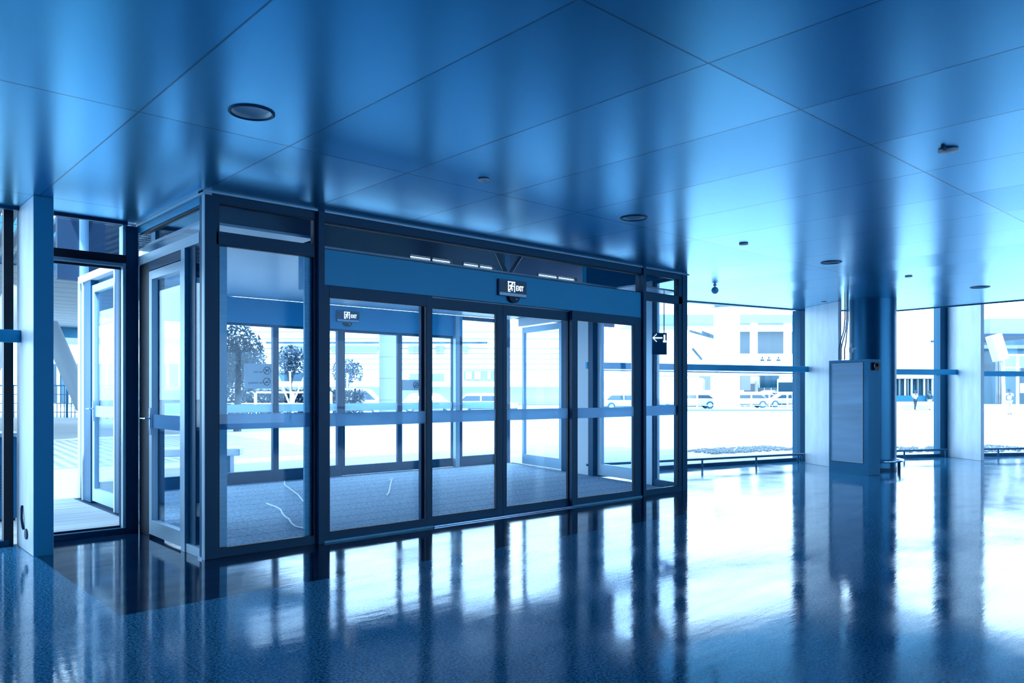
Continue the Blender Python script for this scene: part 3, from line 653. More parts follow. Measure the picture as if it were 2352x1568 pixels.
# ================================================================== EXIT SIGNS
def exit_sign(loc, s, label, rz=0):
    """local frame: x to the right, -y towards the viewer, centred"""
    t = thing('exit_sign', label, 'sign', loc, rz, 'lit exit signs above the doors')
    W, H_ = .46*s, .20*s
    MB().box(-W/2, W/2, -.03, .0, -H_/2, H_/2).build('housing', 'steelblue', t, bevel=.004)
    MB().box(-W/2+.012, W/2-.012, -.034, -.030, -H_/2+.045*s, H_/2-.012).build('face', 'signgreen', t)
    MB().box(-W/2+.012, W/2-.012, -.036, -.030, -H_/2+.006, -H_/2+.040*s).build('lower_strip', 'framelight', t)
    k = s*.001; y0, y1 = -.0375, -.0345
    m = MB(); ox_ = -.035*s; oz = .018*s     # running person in a doorway
    def q(x0, x1, z0, z1): m.box(ox_+x0*k, ox_+x1*k, y0, y1, oz+z0*k, oz+z1*k)
    def bb(a, b, w_): m.bar((ox_+a[0]*k, (y0+y1)/2, oz+a[1]*k), (ox_+b[0]*k, (y0+y1)/2, oz+b[1]*k), w_*k, .003, up=(0, 1, 0))
    q(-50, -38, -62, 62); q(-50, 62, 50, 62); q(50, 62, -62, 62); q(-38, -12, -62, -52)
    def b2(a, b, w_):
        a = Vector((ox_+a[0]*k, 0, oz+a[1]*k)); b = Vector((ox_+b[0]*k, 0, oz+b[1]*k)); dd = (b-a).normalized(); nn = Vector((-dd.z, 0, dd.x))*w_*k/2
        vv = []
        for y in (y0, y1): vv += [(a+nn)+Vector((0, y, 0)), (b+nn)+Vector((0, y, 0)), (b-nn)+Vector((0, y, 0)), (a-nn)+Vector((0, y, 0))]
        m.add(vv, [(0, 1, 2, 3), (7, 6, 5, 4), (0, 4, 5, 1), (1, 5, 6, 2), (2, 6, 7, 3), (3, 7, 4, 0)])
    b2((14, 22), (-4, -12), 22); b2((10, 24), (-18, 16), 9); b2((-18, 16), (-26, 0), 9); b2((14, 18), (30, 4), 9); b2((30, 4), (42, 10), 9)
    b2((-2, -10), (18, -24), 13); b2((18, -24), (14, -50), 12); b2((-4, -12), (-12, -34), 13); b2((-12, -34), (-36, -36), 11)
    vv = [(ox_+(20+11*math.cos(a))*k, y, oz+(38+11*math.sin(a))*k) for y in (y0, y1) for a in [2*math.pi*i/12 for i in range(12)]]
    m.add(vv, [tuple(range(12)), tuple(reversed(range(12, 24)))]+[(i, (i+1) % 12, 12+(i+1) % 12, 12+i) for i in range(12)])
    m.build('running_figure', 'signglow', t)
    cu = bpy.data.curves.new('exit_text', 'FONT'); cu.body = 'EXIT'; cu.size = .075*s; cu.extrude = .0015; cu.align_x = 'LEFT'; cu.offset = .0012
    o = bpy.data.objects.new('text_outline', cu); C.objects.link(o); o.parent = t; o.location = (.045*s, -.037, -.022*s); o.rotation_euler = (math.pi/2, 0, 0); o.scale = (.80, 1.15, 1)
    text_mesh(o, cu, 'signglow')
    return t
exit_sign((on_y(1178.5, Y0-.02), Y0+.012, 2.76), 1.0, 'lit EXIT sign with running figure on the header above the sliding doors')
exit_sign((on_y(800, YO-.06), YO-.03, 2.86), 1.0, 'EXIT sign with running figure on the outer header, seen through the left door leaf')
def sensor(x, y, z, label):
    t = thing('motion_sensor', label, 'sensor', (x, y, z), 0, 'door motion sensors')
    m = MB(); n = 20; pr = []
    pts = [(.085*math.cos(a), .07*math.sin(a)) for a in [math.pi+math.pi*i/n for i in range(n+1)]]
    vv = [(px, yy, pz) for yy in (0, -.045) for px, pz in pts]; k = len(pts)
    m.add(vv, [tuple(range(k)), tuple(reversed(range(k, 2*k)))]+[(i, (i+1) % k, k+(i+1) % k, k+i) for i in range(k)])
    m.build('body', 'dark', t, smooth=True)
    MB().box(.02, .045, -.048, -.045, -.03, -.018).build('indicator', 'white', t)
sensor(on_y(1178, Y0), Y0+.012, 2.655, 'dark half-round motion sensor under the EXIT sign on the header')
sensor(on_y(797, YO-.04), YO-.03, 2.745, 'dark half-round motion sensor under the far EXIT sign behind the left door leaf')

# reflection of a way sign behind the viewer, built as a hanging panel
t = thing('way_sign_reflection', 'reflection of a dark way sign with white arrow and figure, built as a hanging panel behind the right fixed pane', 'sign', at(1517, 789, 12.1), PSI-math.pi/2)
zr = 3.045-t.location.z
MB().box(-.13, .10, 0, .04, -.17, .17).build('panel', 'steelblue', t)
m = MB(); m.bar((-.12, -.004, .09), (.03, -.004, .09), .008, .02); m.bar((-.12, -.004, .09), (-.06, -.004, .15), .008, .02, up=(0, 1, 0)); m.bar((-.12, -.004, .09), (-.06, -.004, .03), .008, .02, up=(0, 1, 0)); m.box(.04, .09, -.006, 0, .02, .05).box(.05, .075, -.006, 0, .05, .14)
m.build('arrow', 'signglow', t)
MB().tube([(-.08, .02, .17), (-.08, .02, zr)], .008, 6).build('rod', 'dark', t); MB().tube([(.06, .02, .17), (.06, .02, zr)], .008, 6).build('rod', 'dark', t)  # rods of the hanging panel built for the reflection

# notices on the outer glass: read from outside, so mirrored from here
def notice(x0, x1, z0, z1, y, lines, label, circles):
    t = thing('glass_notice', label, 'notice', ((x0+x1)/2, y, (z0+z1)/2), 0, 'white notices on the outer glass')
    a, b = (x1-x0)/2, (z1-z0)/2
    MB().box(-a, a, 0, .004, -b, b).build('board', 'sticker', t)
    for (cx_, cz, r, kind) in circles:
        n = 28; m = MB(); m.tube([(cx_+r*math.cos(2*math.pi*i/n), -.003, cz+r*math.sin(2*math.pi*i/n)) for i in range(n)], r*.09, 6, closed=True)
        m.bar((cx_-r*.7, -.003, cz-r*.7), (cx_+r*.7, -.003, cz+r*.7), .004, r*.14, up=(0, 1, 0)) if False else None
        o = m.build('ban_ring', 'ink', t)
        mm = MB()
        def stroke(p, q_, w_):
            p = Vector((p[0], 0, p[1])); q_ = Vector((q_[0], 0, q_[1])); dd = (q_-p).normalized(); nn = Vector((-dd.z, 0, dd.x))*w_/2
            vv = [v+Vector((cx_, y_, cz)) for y_ in (-.005, -.001) for v in (p+nn, q_+nn, q_-nn, p-nn)]
            mm.add(vv, [(0, 1, 2, 3), (7, 6, 5, 4), (0, 4, 5, 1), (1, 5, 6, 2), (2, 6, 7, 3), (3, 7, 4, 0)])
        stroke((-r*.68, -r*.68), (r*.68, r*.68), r*.13)
        if kind == 'smoke': stroke((-r*.55, -r*.22), (r*.6, -r*.22), r*.2)
        else:
            stroke((-r*.35, r*.05), (r*.35, r*.05), r*.3); stroke((-r*.3, 0), (-r*.35, -r*.5), r*.13); stroke((r*.3, 0), (r*.35, -r*.5), r*.13); stroke((-r*.35, r*.1), (-r*.55, r*.45), r*.2)
        mm.build('pictogram', 'ink', o)
    for (txt, cx_, cz, sz) in lines:
        cu = bpy.data.curves.new('t', 'FONT'); cu.body = txt; cu.size = sz; cu.extrude = .001; cu.align_x = 'CENTER'
        o = bpy.data.objects.new('text_outline', cu); C.objects.link(o); o.parent = t; o.location = (cx_, -.002, cz); o.rotation_euler = (math.pi/2, 0, math.pi)
        text_mesh(o, cu, 'facadeline')
nY = YO-.012+.05
nY = YO+.03
x0, x1 = on_y(561, nY), on_y(624, nY); zz = lambda u, v, Y: EYE-(v-HZ)*dep(on_y(u, Y), Y)/F
z1_, z0_ = zz(592, 835, nY), zz(592, 892, nY)
notice(x0, x1, z0_, z1_, nY, [('No', .045, .055, .048), ('Pets', -.04, .055, .048), ('No', .045, -.125, .048), ('Smoking', -.085, -.125, .048)], 'white notice with two ban symbols on the outer left pane', [(.155, .095, .06, 'pet'), (.150, -.09, .06, 'smoke')])
x0, x1 = on_y(924, nY), on_y(968, nY)
notice(x0, x1, zz(946, 896, nY), zz(946, 872, nY), nY, [], 'white notice with one ban symbol on the outer sliding leaf', [(.09, 0, .055, 'smoke')])

# squiggly white reflections, built as thin pale strips on the mat
def strip(pts, label):  # one reflection as a thin tube lying on the mat
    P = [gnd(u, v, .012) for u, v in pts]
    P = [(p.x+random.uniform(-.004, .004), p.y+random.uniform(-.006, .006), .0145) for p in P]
    o = MB().tube(P, .010, 6).build('reflection_strip', 'white', smooth=True)
    tag(o, label, 'strip', 'reflections built as thin pale strips on the mat')
strip([(612, 1156), (622, 1160), (634, 1164), (645, 1170), (650, 1180), (655, 1186), (664, 1192), (670, 1202), (678, 1209), (690, 1212), (702, 1215), (714, 1217)], 'crinkled reflection built as a thin pale strip on the mat behind the left fixed pane')
strip([(893, 1104), (904, 1098), (899, 1104), (896, 1116), (893, 1130), (888, 1138)], 'crinkled reflection built as a thin pale strip on the mat behind the left door leaf')
strip([(653, 1106), (654, 1114), (662, 1120), (684, 1136), (696, 1150), (708, 1157)], 'upper crinkled reflection built as a pale strip on the mat near the left mullion')
# ================================================================== OUTSIDE
# canopy over the left part of the plaza
t = thing('plaza_canopy', 'large pale panelled canopy over the plaza at the left', 'canopy')
m = MB(); 
def cz(Y): return 5.6+.0025*(Y-13)**2*.0+ .05*(Y-13)*.0
cv = []
for i in range(20):
    Y = 25.0+i*1.7
    m.box(-6, 14.0, Y, Y+1.62, 5.9, 6.0)
m.build('soffit', 'canopy', t)
m = MB().box(-6, 14.1, 24.8, 24.95, 5.7, 6.3).box(-6, 14.1, 59.0, 59.3, 5.2, 6.3).box(14.0, 14.15, 24.95, 59.0, 5.8, 6.2)
m.build('edge_beam', 'steelblue', t)
m = MB().box(-6, 14, 25.0, 59.0, 6.02, 6.2); m.build('roof_deck', 'wallin', t)
# louvred strip of canopy next to the glass wall
t = thing('louvre_canopy', 'louvred canopy strip with diagonal slats above the left glass wall', 'canopy')
m = MB()
for i in range(46):
    x = -3.6+i*.26
    m.bar((x, 14.0, 4.95), (x+.9, 24.0, 4.95), .11, .14)
m.build('slat', 'louvre', t)
MB().box(-3.7, 8.6, 13.9, 14.0, 4.85, 5.05).box(-3.7, 8.6, 23.95, 24.05, 4.85, 5.05).box(-3.7, 8.6, 19.0, 19.06, 5.02, 5.1).build('edge_beam', 'steelblue', t)
# leaning column at the left
t = thing('leaning_column', 'thick leaning steel column outside the left glass wall', 'column')
MB().tube([at(112, 745, 27), at(196, 935, 27)], .30, 24).build('shaft', 'canopy', t, smooth=True)
t = thing('leaning_column', 'thick pale leaning steel column at the far left edge outside', 'column')
P_ = at(48, 660, 22); Q_ = at(-75, 940, 22); Q_ = P_+(Q_-P_)*1.32
MB().tube([P_, Q_], .36, 24).build('shaft', 'paleprop', t, smooth=True)

# fences and railings
def railing(p, q, h, n, label, mt='white', wire=3, bars=0, th=.05):
    t = thing('plaza_railing', label, 'railing', (p[0], p[1], 0)); p = Vector((p[0], p[1], 0)); q = Vector((q[0], q[1], 0)); v = q-p
    MB().bar(Vector((0, 0, h)), v+Vector((0, 0, h)), th*1.4, th*1.4).build('top_rail', mt, t)
    for i in range(wire):
        z = h*(i+.6)/(wire+.6); MB().bar(Vector((0, 0, z)), v+Vector((0, 0, z)), th*.8).build('cross_rail', mt, t)
    for i in range(n+1): MB().bar(v*(i/n), v*(i/n)+Vector((0, 0, h)), th*1.6).build('post', mt, t)
    if bars:
        m = MB()
        for i in range(bars): m.bar(v*((i+.5)/bars), v*((i+.5)/bars)+Vector((0, 0, h)), th*.6)
        m.build('baluster_infill', mt, t, kind='stuff')
    return t
a = at(-30, 955, 46); b = at(300, 955, 46)
railing(a, b, 1.9, 9, 'long railing across the plaza seen through the left glass wall', 'steelblue', 3, 40, .06)
a = at(500, 955, 40); b = at(760, 955, 40)
railing(a, b, 1.5, 6, 'white railing in front of the hedge behind the left fixed pane', 'white', 2, 0, .07)
a = at(1560, 955, 69); b = at(1850, 955, 69)
railing(a, b, 1.5, 7, 'white railing in front of the car row right of the lobby', 'white', 2, 0, .06)
# hedge
def foliage(name_mat, c, R, n, leaf, seed, squash=(1, 1, 1)):
    rnd = random.Random(seed); m = MB()
    for i in range(n):
        v = Vector((rnd.gauss(0, 1), rnd.gauss(0, 1), rnd.gauss(0, 1))).normalized()*(rnd.random()**.45)
        p = Vector((c[0]+v.x*R*squash[0], c[1]+v.y*R*squash[1], c[2]+v.z*R*squash[2]))
        a = Vector((rnd.gauss(0, 1), rnd.gauss(0, 1), rnd.gauss(0, 1))).normalized(); b = a.cross(Vector((rnd.gauss(0, 1), rnd.gauss(0, 1), rnd.gauss(0, 1)))).normalized()
        s_ = leaf*rnd.uniform(.6, 1.3); nn = a.cross(b)*s_*.12
        m.add([p-a*s_, p-b*s_*.45-nn, p+a*s_, p+b*s_*.45+nn], [(0, 1, 2), (0, 2, 3)])
    return m
m = MB(); rnd = random.Random(3)
pA = at(500, 925, 43); pB = at(830, 925, 43)
for i in range(5200):
    f = rnd.random(); p = pA.lerp(pB, f); p.z = rnd.uniform(.1, 1.55)+rnd.random()*.12; p += Vector((cp, sp, 0))*rnd.uniform(0, 1.2)
    a = Vector((rnd.gauss(0, 1), rnd.gauss(0, 1), rnd.gauss(0, 1))).normalized(); b = a.cross(Vector((0, .3, 1))).normalized(); s_ = rnd.uniform(.08, .16)
    m.add([p-a*s_, p-b*s_*.5, p+a*s_, p+b*s_*.5], [(0, 1, 2), (0, 2, 3)])
tag(m.build('clipped_hedge', 'leaf'), 'long clipped hedge behind the white railing, seen through the left fixed pane', 'hedge')

def tree(u, vbase, vtop, d, R, n, leaf, label, seed, sq=(1, 1, 1.2), stakes=False, trunk=.12):
    b = at(u, vbase, d); tp = at(u, vtop, d); h = tp.z
    t = thing('street_tree', label, 'tree', (b.x, b.y, 0), 0, 'young trees outside the entrance')
    MB().tube([(0, 0, 0), (.04, .02, h*.35), (-.03, 0, h*.6), (0, 0, h*.8)], [trunk, trunk*.85, trunk*.6, trunk*.35], 8).build('trunk', 'bark', t, smooth=True)
    foliage('leaf', (0, 0, h-R*sq[2]), R, n, leaf, seed, sq).build('crown', 'leaf', t)
    for i in range(4):
        a = i*1.57+.5
        MB().tube([(0, 0, h*.45), (math.cos(a)*R*.5, math.sin(a)*R*.5, h-R*sq[2])], trunk*.3, 6).build('branch', 'bark', t)
    if stakes:
        for a in (0, 2.1, 4.2): MB().tube([(math.cos(a)*.9, math.sin(a)*.9, .0+2.6), (0.1*math.cos(a), .1*math.sin(a), .9)], .05, 6).build('stake', 'white', t)
    return t
tree(545, 905, 742, 30, 1.15, 5200, .075, 'dense dark tree behind the left fixed pane, left of the notice', 11, (.95, .95, 1.28), trunk=.16)
tree(668, 900, 792, 42, .95, 1100, .095, 'small sparse staked tree right of the white notice', 12, (1.0, 1.0, .9), True, .09)
tree(797, 900, 824, 46, .9, 900, .095, 'small sparse tree behind the left door leaf', 13, (1.1, 1.1, .8), True, .08)
tree(246, 930, 880, 44, .9, 700, .12, 'small dark shrub tree seen through the outer left side door', 14, (1, 1, 1), False, .08)

# opposite terminal
def at0(u, d): p = at(u, HZ, d); return Vector((p.x, p.y, 0))
def slab(t, name, u0, u1, v0, v1, d, thick, m, label=None):
    a = at0(u0, d); b = at0(u1, d); z1 = EYE-(v0-HZ)*d/F; z0 = EYE-(v1-HZ)*d/F
    return MB().beam(a, b, 0, thick, z0, z1).build(name, m, t, label=label)
def ubox(t, name, u0, u1, z0, z1, d, thick, m):
    return MB().beam(at0(u0, d), at0(u1, d), 0, thick, z0, z1).build(name, m, t)
T = thing('terminal_building', 'long white terminal building with fine horizontal joints across the road', 'building')
ubox(T, 'wall', 480, 1330, 0, 17, 95, 12, 'facade')
for v in (762, 778, 800, 812, 824, 836, 848):
    z = EYE-(v-HZ)*94.9/F; MB().beam(at0(482, 94.9), at0(1328, 94.9), -.05, .0, z-.05, z+.05).build('joint_strip', 'facadeline', T)
z = EYE-(787-HZ)*94.7/F
MB().beam(at0(612, 94.7), at0(1120, 94.7), -.3, .1, z-.12, z+.12).build('cornice', 'shopglass', T)
for u0, u1 in ((645, 706), (760, 868), (938, 968), (1000, 1020), (1063, 1075)):
    w_ = slab(T, 'window_band', u0, u1, 795, 808, 94.6, .3, 'facadeline')
for u0, u1, v0, v1, mm in ((640, 702, 855, 875, 'shopglass'), (823, 830, 862, 875, 'shopglass'), (1065, 1150, 851, 873, 'facadeline'), (940, 1020, 858, 880, 'kerb')):
    slab(T, 'recess', u0, u1, v0, v1, 94.5, .3, mm)
for u0, u1 in ((1070, 1083), (1090, 1104), (1120, 1127)): slab(T, 'poster', u0, u1, 853, 871, 94.3, .1, 'white')
slab(T, 'canopy_band', 482, 1330, 876, 888, 90, 5, 'facade')
# left part (seen through side glazing)
S = thing('service_building', 'pale low building with a dark band, seen through the left side door', 'building')
ubox(S, 'wall', 60, 480, 0, 9, 80, 10, 'facade')
slab(S, 'window_band', 120, 480, 775, 790, 79.6, .3, 'facadeline')
slab(S, 'shopfront', 120, 480, 835, 925, 79.4, .3, 'shopglass')
for u in range(130, 480, 28): slab(S, 'shop_post', u, u+5, 835, 925, 79.2, .3, 'white')

# round columns outside the middle doors
def rcol(u0, u1, vbase, d, h, label, m='facade'):
    p = at0((u0+u1)/2, d); r = (u1-u0)/2*d/F
    t = thing('canopy_column', label, 'column', p, 0, 'tall round canopy columns outside')
    MB().lathe([(r, 0), (r, h)], n=48).build('shaft', m, t, smooth=True)
    k = MB()
    for i in range(1, int(h/1.1)): k.lathe([(r+.006, i*1.1), (r+.006, i*1.1+.03)], n=48)
    k.build('joint_ring', 'facadeline', t)
    return t
rcol(871, 914, 950, 40, 5.5, 'round tiled canopy column seen through the left door leaf', 'canopy')
t = rcol(1640, 1698, 937, 68, 8.9, 'broad white round column outside the wide pane', 'facade')
MB().lathe([(1.12, 8.9), (1.12, 9.3)], n=32).build('capital', 'shopglass', t)
# pale sloping prop seen behind the far header (through the left door)
# right side far backdrop
R_ = thing('far_terminal', 'pale glazed building with an upper deck across the road at the right', 'building')
ubox(R_, 'wall', 1480, 1850, 0, 3.5, 122, 10, 'facade')
slab(R_, 'deck_edge', 1480, 1860, 829, 862, 91.5, .4, 'facade')
slab(R_, 'deck', 1480, 1860, 852, 862, 92, 6, 'facade')
slab(R_, 'upper_glazing', 1700, 1860, 760, 812, 100, .5, 'kerb')
slab(R_, 'upper_wall', 1480, 1860, 812, 840, 99, .5, 'facade')
slab(R_, 'lintel', 1700, 1860, 742, 760, 98, 1, 'facade')
slab(R_, 'soffit_band', 1480, 1860, 722, 742, 96, 4, 'canopy')
for u in (1728, 1806): slab(R_, 'upper_column', u, u+12, 742, 838, 95, 1, 'facade')
slab(R_, 'shopfront', 1745, 1790, 862, 890, 91, .5, 'shopglass')
slab(R_, 'roof', 1480, 1860, 690, 722, 120, 30, 'facade')
for u0, u1, v0, v1 in ((1702, 1724, 862, 896), (1583, 1596, 870, 896), (1608, 1632, 864, 896)):
    slab(R_, 'shopfront', u0, u1, v0, v1, 90.5, .4, 'facadeline')
# struts near the canopy of the far terminal
for k, (a, b) in enumerate((((1584, 760), (1640, 776)), ((1590, 800), (1612, 826)), ((1612, 762), (1640, 772)))):
    MB().bar(at(a[0], a[1], 88), at(b[0], b[1], 88), .25).build('roof_strut', 'shopglass', R_)

B2 = thing('shop_building', 'dark glazed shop building seen right of the round column', 'building')
ubox(B2, 'wall', 1925, 2352, 0, .4, 66, 6, 'facade')
slab(B2, 'shopfront', 2040, 2170, 868, 922, 66, .5, 'shopglass')
slab(B2, 'sign_band', 2040, 2170, 862, 869, 65.6, .8, 'white')
slab(B2, 'upper_wall', 1925, 2175, 640, 862, 68, 3, 'facade')
for i, u in enumerate((2066, 2079, 2085, 2094, 2108, 2123, 2131, 2142, 2150)): slab(B2, 'shop_post', u, u+2, 870, 920, 65.7, .2, 'white' if i % 2 else 'kerb')
slab(B2, 'counter', 2060, 2160, 908, 921, 65.3, .3, 'steelblue')
K = thing('kiosk_building', 'glass kiosk and dark canopy box at the right edge outside', 'building')
slab(K, 'canopy_box', 2274, 2420, 731, 769, 45, 6, 'canopy')
slab(K, 'canopy_edge', 2266, 2420, 766, 771, 44.8, 6, 'dark')
slab(K, 'upper_glazing', 2240, 2420, 769, 860, 58, .4, 'shopglass')
slab(K, 'balcony', 2250, 2420, 792, 800, 56, 1, 'facadeline')
slab(K, 'shopfront', 2240, 2420, 860, 928, 57, .4, 'shopglass')
for u in (2288, 2294, 2300): slab(K, 'screen_strip', u, u+4, 822, 925, 54, .1, 'facadeline')
slab(K, 'glass_box', 2305, 2345, 816, 858, 52, .2, 'canopy'); slab(K, 'glass_box', 2341, 2420, 816, 845, 51.8, .2, 'canopy')
for a in ((2304, 2308, 814, 930), (2337, 2341, 814, 930), (2304, 2420, 813, 817), (2304, 2345, 842, 845)): slab(K, 'kiosk_frame', *a, 51, .15, 'white')
slab(K, 'notice_panel', 2345, 2420, 880, 902, 50.8, .1, 'white')
slab(K, 'upper_wall', 2240, 2420, 690, 731, 70, 2, 'facade')
t = thing('leaning_column', 'thick white leaning column under the dark canopy box at the right edge', 'column')
MB().tube([at(2282, 770, 44), at(2299, 826, 44)], .42, 24).build('shaft', 'paleprop', t, smooth=True)
MB().tube([at(2299, 826, 44), at(2303, 842, 44), at(2306, 930, 44)], .10, 12).build('foot_pin', 'paleprop', t, smooth=True)

# pebble strips by the glass
def pebbles(P, Q, w_, label):
    m = MB(); P = Vector(P); Q = Vector(Q); dd = (Q-P); L_ = dd.length; dd = dd/L_; nn = Vector((-dd.y, dd.x)); rnd = random.Random(5)
    for i in range(int(L_*95)):
        c = P+dd*rnd.uniform(0, L_)+nn*rnd.uniform(0, w_); r = rnd.uniform(.04, .07)
        k = 6; ring1 = [(c.x+r*math.cos(a), c.y+r*.8*math.sin(a), .0) for a in [i_*math.pi/3 for i_ in range(k)]]; ring2 = [(c.x+r*.6*math.cos(a), c.y+r*.5*math.sin(a), r*.7) for a in [i_*math.pi/3 for i_ in range(k)]]
        m.add(ring1+ring2, [tuple(range(6, 12))]+[(i_, (i_+1) % 6, 6+(i_+1) % 6, 6+i_) for i_ in range(6)])
    o = m.build('pebble_strip', 'pebble'); tag(o, label, 'pebbles', 'strips of pebbles outside the glass', 'stuff')
p1, p2 = gnd(1640, 1043), gnd(1845, 1032); pebbles((p1.x, p1.y), (p2.x, p2.y), 1.3, 'long strip of pale pebbles outside the wide pane')
p1, p2 = gnd(1975, 1044), gnd(2172, 1036); pebbles((p1.x, p1.y), (p2.x, p2.y), 1.9, 'strip of pale pebbles outside the pane behind the column')
p1, p2 = gnd(2225, 1040), gnd(2420, 1034); pebbles((p1.x, p1.y), (p2.x, p2.y), 1.9, 'strip of pale pebbles outside the right edge pane')

# ---------------- vehicles
def car(kind='sedan'):
    t = thing('parked_car', '', 'car')
    Lc, Wc = (4.6, 1.8); H1, H2 = (.82, 1.45) if kind == 'sedan' else (.95, 1.75)
    prof = [(-2.3, .35), (-2.3, .75), (-1.9, H1), (-1.2, H1+.05), (1.3, H1+.05), (2.2, H1-.12), (2.3, .6), (2.28, .35)]
    roof = [(-1.9, H1), (-1.45, H2-.1), (-1.1, H2), (.45, H2), (.75, H2-.08), (1.4, H1+.03)] if kind == 'sedan' else [(-2.2, H1), (-2.0, H2-.1), (-1.7, H2), (.5, H2), (.8, H2-.08), (1.45, H1+.03)]
    def ext(pr, w0, w1=None):
        w1 = w1 or w0; n = len(pr); zm = max(z for _, z in pr); zn = min(z for _, z in pr)
        W = lambda z: (w0+(w1-w0)*(z-zn)/(zm-zn))/2
        m = MB(); m.add([(x, -W(z), z) for x, z in pr]+[(x, W(z), z) for x, z in pr], [tuple(range(n)), tuple(reversed(range(n, 2*n)))]+[(i, (i+1) % n, n+(i+1) % n, n+i) for i in range(n)]); return m
    ext(prof, Wc).build('body', 'carpaint', t, bevel=.06)
    cb = ext(roof, Wc-.06, Wc-.5).build('cabin', 'carpaint', t, bevel=.04)
    ins = [(x*.93-.02, H1+.08 if z < H1+.1 else z-.12) for x, z in roof]
    ext(ins, Wc-.02, Wc-.44).build('side_window', 'carglass', cb)
    f = MB().box(-.35, -.25, -(Wc-.0)/2, (Wc-.0)/2, H1, H2-.05).build('door_pillar', 'carpaint', cb)
    for x in (-1.42, 1.42):
        for y in (-.82, .82):
            w_ = MB().tube([(x, y-.11, .34), (x, y+.11, .34)], .34, 20).build('wheel', 'tyre', t, smooth=True)
            MB().tube([(x, y-.12, .34), (x, y+.12, .34)], .2, 14).build('hub', 'framelight', w_, smooth=True)
    MB().box(2.22, 2.31, -.8, -.45, .60, .74).box(2.22, 2.31, .45, .8, .60, .74).build('headlamp', 'white', t)
    MB().box(-2.32, 2.31, -.86, .86, .30, .38).build('sill_trim', 'tyre', t)
    return t
sed = car('sedan'); suv = car('suv')
def place(src, u, d, rz, label, used=set()):
    o = src if src.name not in used else copy_tree(src)
    used.add(src.name); p = at0(u, d); o.location = p; o.rotation_euler = (0, 0, rz); o['label'] = label; o['group'] = 'vehicles parked outside'
    return o
RZ = PSI-math.pi/2   # facing across the view
place(suv, 822, 52, RZ, 'white sport utility car parked outside, seen through the left door leaf')
place(sed, 985, 58, RZ+.15, 'pale car with dark windscreen seen between the two outer sliding leaves')
place(sed, 1115, 56, RZ, 'pale car with a bright wheel seen through the left moving leaf')
place(sed, 1430, 64, RZ+.3, 'pale car seen through the right fixed door leaf')
place(sed, 1590, 72, RZ+math.pi, 'white car partly hidden by the right corner of the lobby')
place(sed, 1712, 76, RZ+math.pi, 'white car just right of the broad white column')
place(sed, 1741, 84, RZ+math.pi+.1, 'second white car in the row, right of the broad white column')
place(suv, 1768, 91, RZ+math.pi+.1, 'white van-like car in the middle of the right row')
place(sed, 1806, 79, RZ+math.pi, 'white car next to the blue mullion of the wide pane')
place(suv, 395, 36, RZ+.1, 'white vehicle seen through the left side door of the lobby')
# bus
def bus(u, d, rz, label):
    p = at0(u, d); t = thing('shuttle_bus', label, 'bus', p, rz, 'buses behind the parked cars')
    MB().box(-3.6, 3.6, -1.15, 1.15, .5, 3.0).build('body', 'carpaint', t, bevel=.15)
    MB().box(-3.3, 3.2, -1.17, 1.17, 1.5, 2.5).build('side_window', 'carglass', t)
    for x in (-2.2, -1.1, 0, 1.1, 2.2): MB().box(x-.06, x+.06, -1.18, 1.18, 1.5, 2.5).build('window_pillar', 'carpaint', t)
    MB().box(3.58, 3.64, -1.0, 1.0, 1.4, 2.6).build('windscreen', 'carglass', t)
    for x in (-2.3, 2.3):
        for y in (-1.05, 1.05): MB().tube([(x, y-.12, .48), (x, y+.12, .48)], .48, 18).build('wheel', 'tyre', t, smooth=True)
    return t
bus(1812, 89, RZ+math.pi+1.2, 'white bus with a wide windscreen behind the right car row')
bus(1772, 101, RZ+math.pi+.4, 'white coach further left behind the right car row')
bus(1592, 84, RZ+1.3, 'white bus at the left end of the wide pane')
# traffic cone row / low chain bollards in front of the hedge
for i in range(9):
    u = 535+i*24; p = at0(u, 37)
    t = thing('bollard', 'short white bollard in the row in front of the white railing', 'bollard', p, 0, 'row of short bollards')
    MB().lathe([(.09, 0), (.09, .62), (.05, .68), (0, .7)], n=12).build('post', 'white', t, smooth=True)
    MB().lathe([(.095, .45), (.095, .56)], n=12).build('band', 'ink', t)

